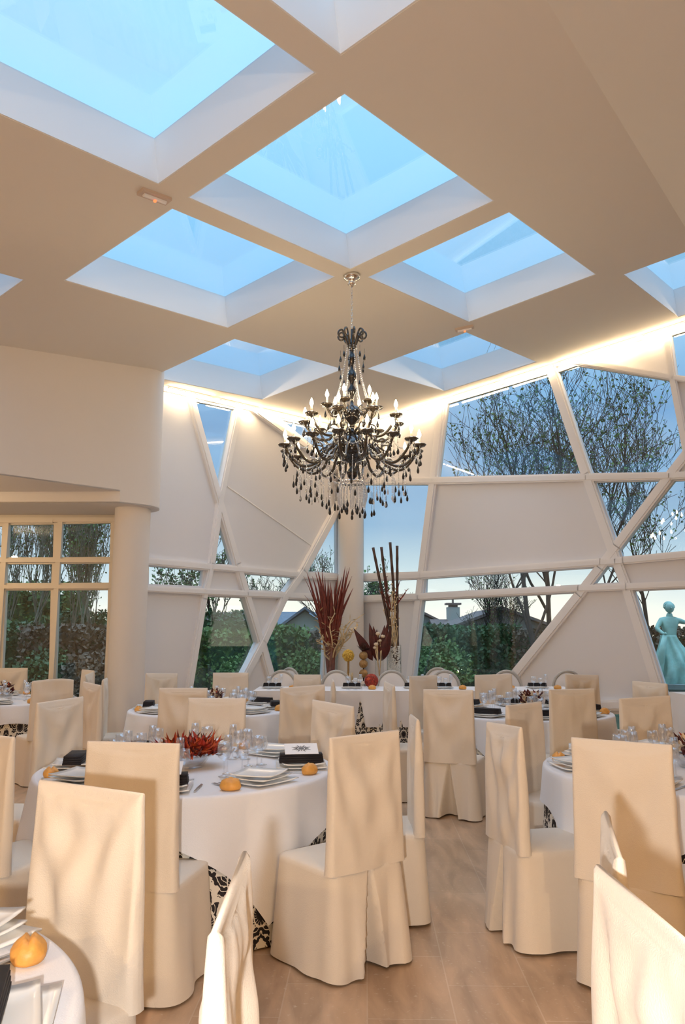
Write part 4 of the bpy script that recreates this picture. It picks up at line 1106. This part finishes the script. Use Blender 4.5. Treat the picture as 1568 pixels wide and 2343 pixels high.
def tree(x, y, H, seed, label, r0=.16, spread=.5, levels=5, leafn=2500, mt='leaf', bark='bark', trunk=.35, lean=(0, 0), L=.12, up=.35, kids=3):
    rnd = random.Random(seed); t = thing('tree', label, 'tree', (x, y, -.14)); t['group'] = 'bare garden trees'
    wood = MB(); trunkm = MB(); tips = []
    def grow(p, d, ln, r, lv, mbw):
        n = 5; pts = [p]; q = p.copy(); dd = d.copy()
        for i in range(n): dd = (dd + rdir(rnd, -1) * .13 + Vector((0, 0, .04))).normalized(); q = q + dd * ln / n; pts.append(q.copy())
        mbw.tube(pts, [max(.006, r * (1 - .35 * i / n)) for i in range(n + 1)], 6 if lv < 3 else 4, False)
        if lv >= levels - 2: tips.extend(pts[2:])
        if lv < levels:
            for k in range(kids + (lv == 0) + (lv == 1)):
                s = rnd.uniform(.35, 1) if k else 1; i = min(n, max(1, int(round(s * n)))); nd = (dd + rdir(rnd, -.3) * spread * (1.25 + .1 * lv) + Vector((0, 0, up * .5))).normalized()
                grow(pts[i], nd, ln * rnd.uniform(.6, .86), r * (.5 if k else .62), lv + 1, wood)
    grow(Vector((0, 0, 0)), Vector((lean[0], lean[1], 1)).normalized(), H * trunk, r0, 0, trunkm)
    trunkm.build('trunk', bark, t, True); wood.build('branches', bark, t, True)
    if leafn:
        T = tips
        def fn(q): return q.choice(T) + rdir(q, -1) * q.uniform(0, .12)
        leaves(leafn, fn, L, seed + 1).build('foliage', mt, t)
def wx(px_, Y): return (px_ - 784) / F * Y
tree(wx(1222, 21), 21, 10.5, 3, 'tall bare tree behind the centre of the big upper window', r0=.085, spread=.8, levels=5, leafn=1300, trunk=.36, L=.10)
tree(wx(1246, 22.5), 22.5, 10.5, 14, 'bare tree close behind its twin, right part of the big upper window', r0=.09, spread=.65, levels=5, leafn=900, trunk=.36, L=.10)
tree(wx(1300, 20.5), 20.5, 10.5, 8, 'leaning bare tree behind the pentagon window at upper right', r0=.09, spread=.8, levels=5, leafn=1300, trunk=.36, lean=(.13, 0), L=.10)
tree(wx(1490, 19), 19, 8.5, 12, 'bushy bare tree above the statue', r0=.05, spread=.6, levels=5, leafn=900, trunk=.3, L=.08)
tree(wx(1110, 27), 27, 3.9, 17, 'small thin tree between the house and the trunks', r0=.035, spread=.55, levels=5, leafn=350, trunk=.33, L=.07)
tree(wx(1165, 26), 26, 4.8, 18, 'thin young tree in front of the gabled house', r0=.035, spread=.55, levels=5, leafn=400, trunk=.33, L=.07)
tree(wx(745, 30), 30, 6.0, 31, 'small airy tree left of the corner column', r0=.05, spread=.6, levels=5, leafn=500, trunk=.3, L=.09)
tree(wx(868, 27), 27, 4.4, 33, 'green conifer-like tree right of the corner column', r0=.06, spread=.4, levels=5, leafn=1100, trunk=.3)
tree(wx(510, 23), 23, 6.0, 41, 'leafy tree behind the small triangular window of the left wall', r0=.06, spread=.3, levels=5, leafn=1500, trunk=.3, L=.12)
tree(wx(385, 24), 24, 4.2, 43, 'round leafy tree behind the slot window of the left wall', r0=.05, spread=.55, levels=5, leafn=1800, trunk=.3, L=.12)
tree(wx(585, 27), 27, 4.2, 44, 'thin tree behind the right slot window of the left wall', r0=.04, spread=.5, levels=5, leafn=350, trunk=.3, L=.09)
for k, (px_, Y, H_, lb) in enumerate(((200, 19.5, 7, 'pale poplar saplings behind the right garden door pane'), (240, 20.5, 7, 'pale poplar beside the round column outside'), (160, 21, 7.5, 'pale poplar behind the middle of the garden door'), (70, 20, 7, 'dark poplar behind the left garden door pane'), (110, 21.5, 7.4, 'slim poplar behind the left garden door pane'), (15, 20.5, 7, 'slim poplar behind the leftmost garden door post'))):
    tree(wx(px_, Y), Y, H_, 60 + k, lb, r0=.035, spread=.22, levels=5, leafn=1100 if k < 3 else 600, trunk=.3, bark='pale_bark', L=.075, up=1.0, kids=3)
# houses
def house(x, y, w, d, h, rh, wallm, roofm, label, chim=None, ridge='x'):
    t = thing('house', label, 'building', (x, y, -.14)); t['group'] = 'houses beyond the hedge'
    m = MB(); m.box((0, 0, h / 2), (w, d, h))
    if ridge == 'y': m.prism([(-w / 2, -d / 2 + .01, h), (w / 2, -d / 2 + .01, h), (0, -d / 2 + .01, h + rh - .1)], (0, d - .02, 0))
    m.build('walls', wallm, t); m = MB(); e = .4
    if ridge == 'y':
        k = rh / (w / 2)
        for s in (-1, 1): m.prism([(s * (w / 2 + e), -d / 2 - e, h - e * k), (0, -d / 2 - e, h + rh), (0, -d / 2 - e, h + rh + .15), (s * (w / 2 + e), -d / 2 - e, h - e * k + .15)], (0, d + 2 * e, 0))
    else:
        k = rh / (d / 2)
        for s in (-1, 1): m.prism([(-w / 2 - e, s * (d / 2 + e), h - e * k), (-w / 2 - e, 0, h + rh), (-w / 2 - e, 0, h + rh + .15), (-w / 2 - e, s * (d / 2 + e), h - e * k + .15)], (w + 2 * e, 0, 0))
    m.build('roof', roofm, t)
    for wxo in (-w * .25, w * .25):
        m = MB(); m.box((wxo, -d / 2 - .02, h * .6), (1.0, .06, 1.0)); m.build('window', 'black_gloss', t)
    if chim:
        m = MB(); cx, ch, cw = chim; m.box((cx, 0, h + ch / 2), (cw, cw, ch)); m.build('chimney', 'house_pale', t); m = MB(); m.box((cx, 0, h + ch + .22), (cw * 1.25, cw * 1.25, .12)); m.box((cx, 0, h + ch + .1), (cw * .7, cw * .7, .2)); m.box((cx, 0, h + ch + .5), (.12, .12, .5)); m.build('chimney_cap', 'roof', t)
Y = 45
house(wx(1115, Y), Y, 5.8, 8, 1.9, 1.05, 'house', 'roof', 'brown gabled house beyond the dark hedge', ridge='y')
house(wx(1035, 52), 52, 2.4, 4, 2.0, .5, 'house_pale', 'roof', 'low house whose chimney stands left of the brown gable', chim=(0, 1.45, .8))
house(wx(960, 55), 55, 2.8, 5, 2.3, .7, 'house_pale', 'roof', 'small pale house left of the chimney', ridge='y')
house(wx(705, 45), 45, 3.0, 6, 1.9, 1.1, 'house_pale', 'roof_blue', 'slate roofed house left of the corner column', ridge='y')
house(wx(655, 52), 52, 4.0, 6, 2.2, .8, 'house_pale', 'roof_blue', 'low slate roofed house at the far left of the column')
house(wx(500, 60), 60, 4.0, 6, 2.2, 1.0, 'house_pale', 'roof', 'distant house behind the left hedge')
# statue
sx, sy = wx(1524, 16.6), 16.6
t = thing('statue', 'green garden statue of a draped woman on a stone basin plinth', 'statue', (sx, sy, -.14))
m = MB(); m.lathe([(0, 0), (.75, 0), (.75, .12), (.55, .18), (.5, .5), (.62, .56), (.62, .66), (0, .66)], 8); m.build('plinth', 'plinth', t)
m = MB(); n = 48; rows = 22
for j in range(rows + 1):
    s = j / rows; z = .66 + 1.0 * s; r = .42 - .20 * s + .06 * sin(s * 5)
    for i in range(n):
        a = 2 * pi * i / n; rr = r * (1 + (.16 * sin(a * 9 + 5 * s) + .13 * sin(a * 5 - 6 * s)) * (1 - .4 * s)); m.v.append((rr * cos(a) + .04 * sin(s * 4), rr * sin(a) * .8, z))
for j in range(rows):
    for i in range(n): i2 = (i + 1) % n; m.f.append((j * n + i, j * n + i2, (j + 1) * n + i2, (j + 1) * n + i))
m.f.append(tuple(rows * n + i for i in range(n))); m.build('robe', 'statue', t, True)
def skinned(name, verts, edges, radii, mt, parent):
    me = bpy.data.meshes.new(name); me.from_pydata(verts, edges, []); me.materials.append(M[mt]); o = link(name, me, parent)
    sk_ = o.modifiers.new('skin', 'SKIN'); 
    lay = me.skin_vertices[0].data if me.skin_vertices else None
    if lay is None:
        bm = bmesh.new(); bm.from_mesh(me); bm.verts.layers.skin.verify(); bm.to_mesh(me); bm.free(); lay = me.skin_vertices[0].data
    for i, r in enumerate(radii): lay[i].radius = (r[0], r[1]) if isinstance(r, tuple) else (r, r)
    lay[0].use_root = True
    ss = o.modifiers.new('sub', 'SUBSURF'); ss.levels = 2; ss.render_levels = 2; sk_.use_smooth_shade = True; return o
V = [(0, 0, 1.5), (0, 0, 1.72), (.0, 0, 1.92), (.01, 0, 2.05), (.02, -.01, 2.13), (-.17, 0, 1.98), (-.30, -.05, 1.80), (-.22, -.22, 1.68), (.18, 0, 1.98), (.34, -.06, 1.92), (.44, -.18, 2.06), (-.19, -.28, 1.70), (.46, -.22, 2.12)]
skinned('body', V, [(0, 1), (1, 2), (2, 3), (3, 4), (2, 5), (5, 6), (6, 7), (2, 8), (8, 9), (9, 10), (7, 11), (10, 12)], [(.15, .12), (.14, .11), (.15, .1), .05, .045, .065, .05, .035, .065, .05, .035, .03, .03], 'statue', t)
m = MB(); m.ball((.02, -.02, 2.24), .095, 18, 1.2); m.ball((.02, -.115, 2.23), .018, 8, 1.4); m.build('head', 'statue', t, True)
m = MB(); m.ball((.02, .03, 2.28), .105, 16, 1.0); m.ball((.02, .12, 2.25), .05, 10)
for k in range(10): a = pi * k / 9; m.ball((.02 + .1 * cos(a), .0, 2.26 + .08 * sin(a)), .03, 8)
m.build('hair', 'statue', t, True)
m = MB(); m.tube([(-.2, -.22, 1.66), (-.3, -.25, 1.3), (-.34, -.2, .9), (-.3, -.2, .68)], [.05, .08, .07, .05], 8); m.build('drapery', 'statue', t, True)
# garden lamps
for k, (x, y, lb) in enumerate(((1053, 1533, 'brightest small garden lamp glowing by the hedge'), (1038, 1545, 'dim small garden lamp left of the brightest one'))):
    p = at_y(x, y, 20.5 - k); t = thing('garden_lamp', lb, 'lamp', (p.x, p.y, -.14)); m = MB(); m.tube([(0, 0, 0), (0, 0, p.z + .1)], .02, 6); m.build('post', 'black_arm', t); m = MB(); m.ball((0, 0, p.z + .14), .06 - .025 * k, 10); m.build('lamp_globe', 'lamp_glow', t, True)

# ------------------------------------------------------------------ light
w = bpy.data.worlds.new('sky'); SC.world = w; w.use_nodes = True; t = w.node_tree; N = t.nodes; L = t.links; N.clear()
tc = N.new('ShaderNodeTexCoord'); sp = N.new('ShaderNodeSeparateXYZ'); L.new(tc.outputs['Generated'], sp.inputs[0])
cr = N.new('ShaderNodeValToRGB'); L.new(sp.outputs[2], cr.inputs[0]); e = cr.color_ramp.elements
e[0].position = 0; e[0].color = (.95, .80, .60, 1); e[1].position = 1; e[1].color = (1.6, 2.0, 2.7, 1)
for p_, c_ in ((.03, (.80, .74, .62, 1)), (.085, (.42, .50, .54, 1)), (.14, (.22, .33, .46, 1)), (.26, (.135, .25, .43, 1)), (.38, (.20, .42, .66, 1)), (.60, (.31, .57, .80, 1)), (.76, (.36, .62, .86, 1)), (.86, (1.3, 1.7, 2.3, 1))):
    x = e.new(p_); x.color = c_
nz = N.new('ShaderNodeTexNoise'); nz.inputs['Scale'].default_value = 2.6; nz.inputs['Detail'].default_value = 5; mp = N.new('ShaderNodeMapping'); mp.inputs['Scale'].default_value = (1, 1, 2.6); L.new(tc.outputs['Generated'], mp.inputs[0]); L.new(mp.outputs[0], nz.inputs['Vector'])
r2 = N.new('ShaderNodeValToRGB'); r2.color_ramp.elements[0].position = .42; r2.color_ramp.elements[0].color = (0, 0, 0, 1); r2.color_ramp.elements[1].position = .72; r2.color_ramp.elements[1].color = (.45, .45, .45, 1); L.new(nz.outputs['Fac'], r2.inputs[0])
mx = N.new('ShaderNodeMix'); mx.data_type = 'RGBA'; mx.inputs[7].default_value = (.36, .48, .60, 1); L.new(r2.outputs[0], mx.inputs[0]); L.new(cr.outputs[0], mx.inputs[6])
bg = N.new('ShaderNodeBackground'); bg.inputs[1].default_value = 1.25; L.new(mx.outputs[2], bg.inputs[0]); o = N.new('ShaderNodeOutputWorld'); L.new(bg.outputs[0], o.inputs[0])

def light(kind, name, loc, power, col, size=.1, aim=None, sy=None):
    l = bpy.data.lights.new(name, kind); l.energy = power; l.color = col
    if kind == 'AREA':
        l.size = size
        if sy: l.shape = 'RECTANGLE'; l.size_y = sy
    else: l.shadow_soft_size = size
    o = bpy.data.objects.new(name, l); COL.objects.link(o); o.location = loc
    if aim is not None: o.rotation_euler = (Vector(aim) - Vector(loc)).to_track_quat('-Z', 'Y').to_euler()
    return o
light('SPOT', 'camera_flash', (-.11, -.02, 1.42), 165, (1, .96, .93), .03, (0.1, 5, 1.2)).data.spot_size = radians(115)
light('POINT', 'hall_lamp', (-3.5, -2.6, 3.9), 200, (1, .68, .36), .06)
light('POINT', 'hall_lamp', (2.2, -3.2, 3.8), 200, (1, .68, .36), .06)
light('POINT', 'annex_lamp', (-6.5, 9.2, 3.0), 60, (1, .72, .42), .08)

SC.view_settings.view_transform = 'Standard'; SC.view_settings.look = 'None'; SC.view_settings.exposure = 0.45; SC.view_settings.gamma = 1.0; SC.view_settings.use_curve_mapping = False
SC.cycles.use_denoising = True; SC.cycles.max_bounces = 8; SC.cycles.diffuse_bounces = 4; SC.cycles.glossy_bounces = 3; SC.cycles.transparent_max_bounces = 24; SC.cycles.transmission_bounces = 4
SC.cycles.sample_clamp_indirect = 6; SC.cycles.caustics_reflective = False; SC.cycles.caustics_refractive = False
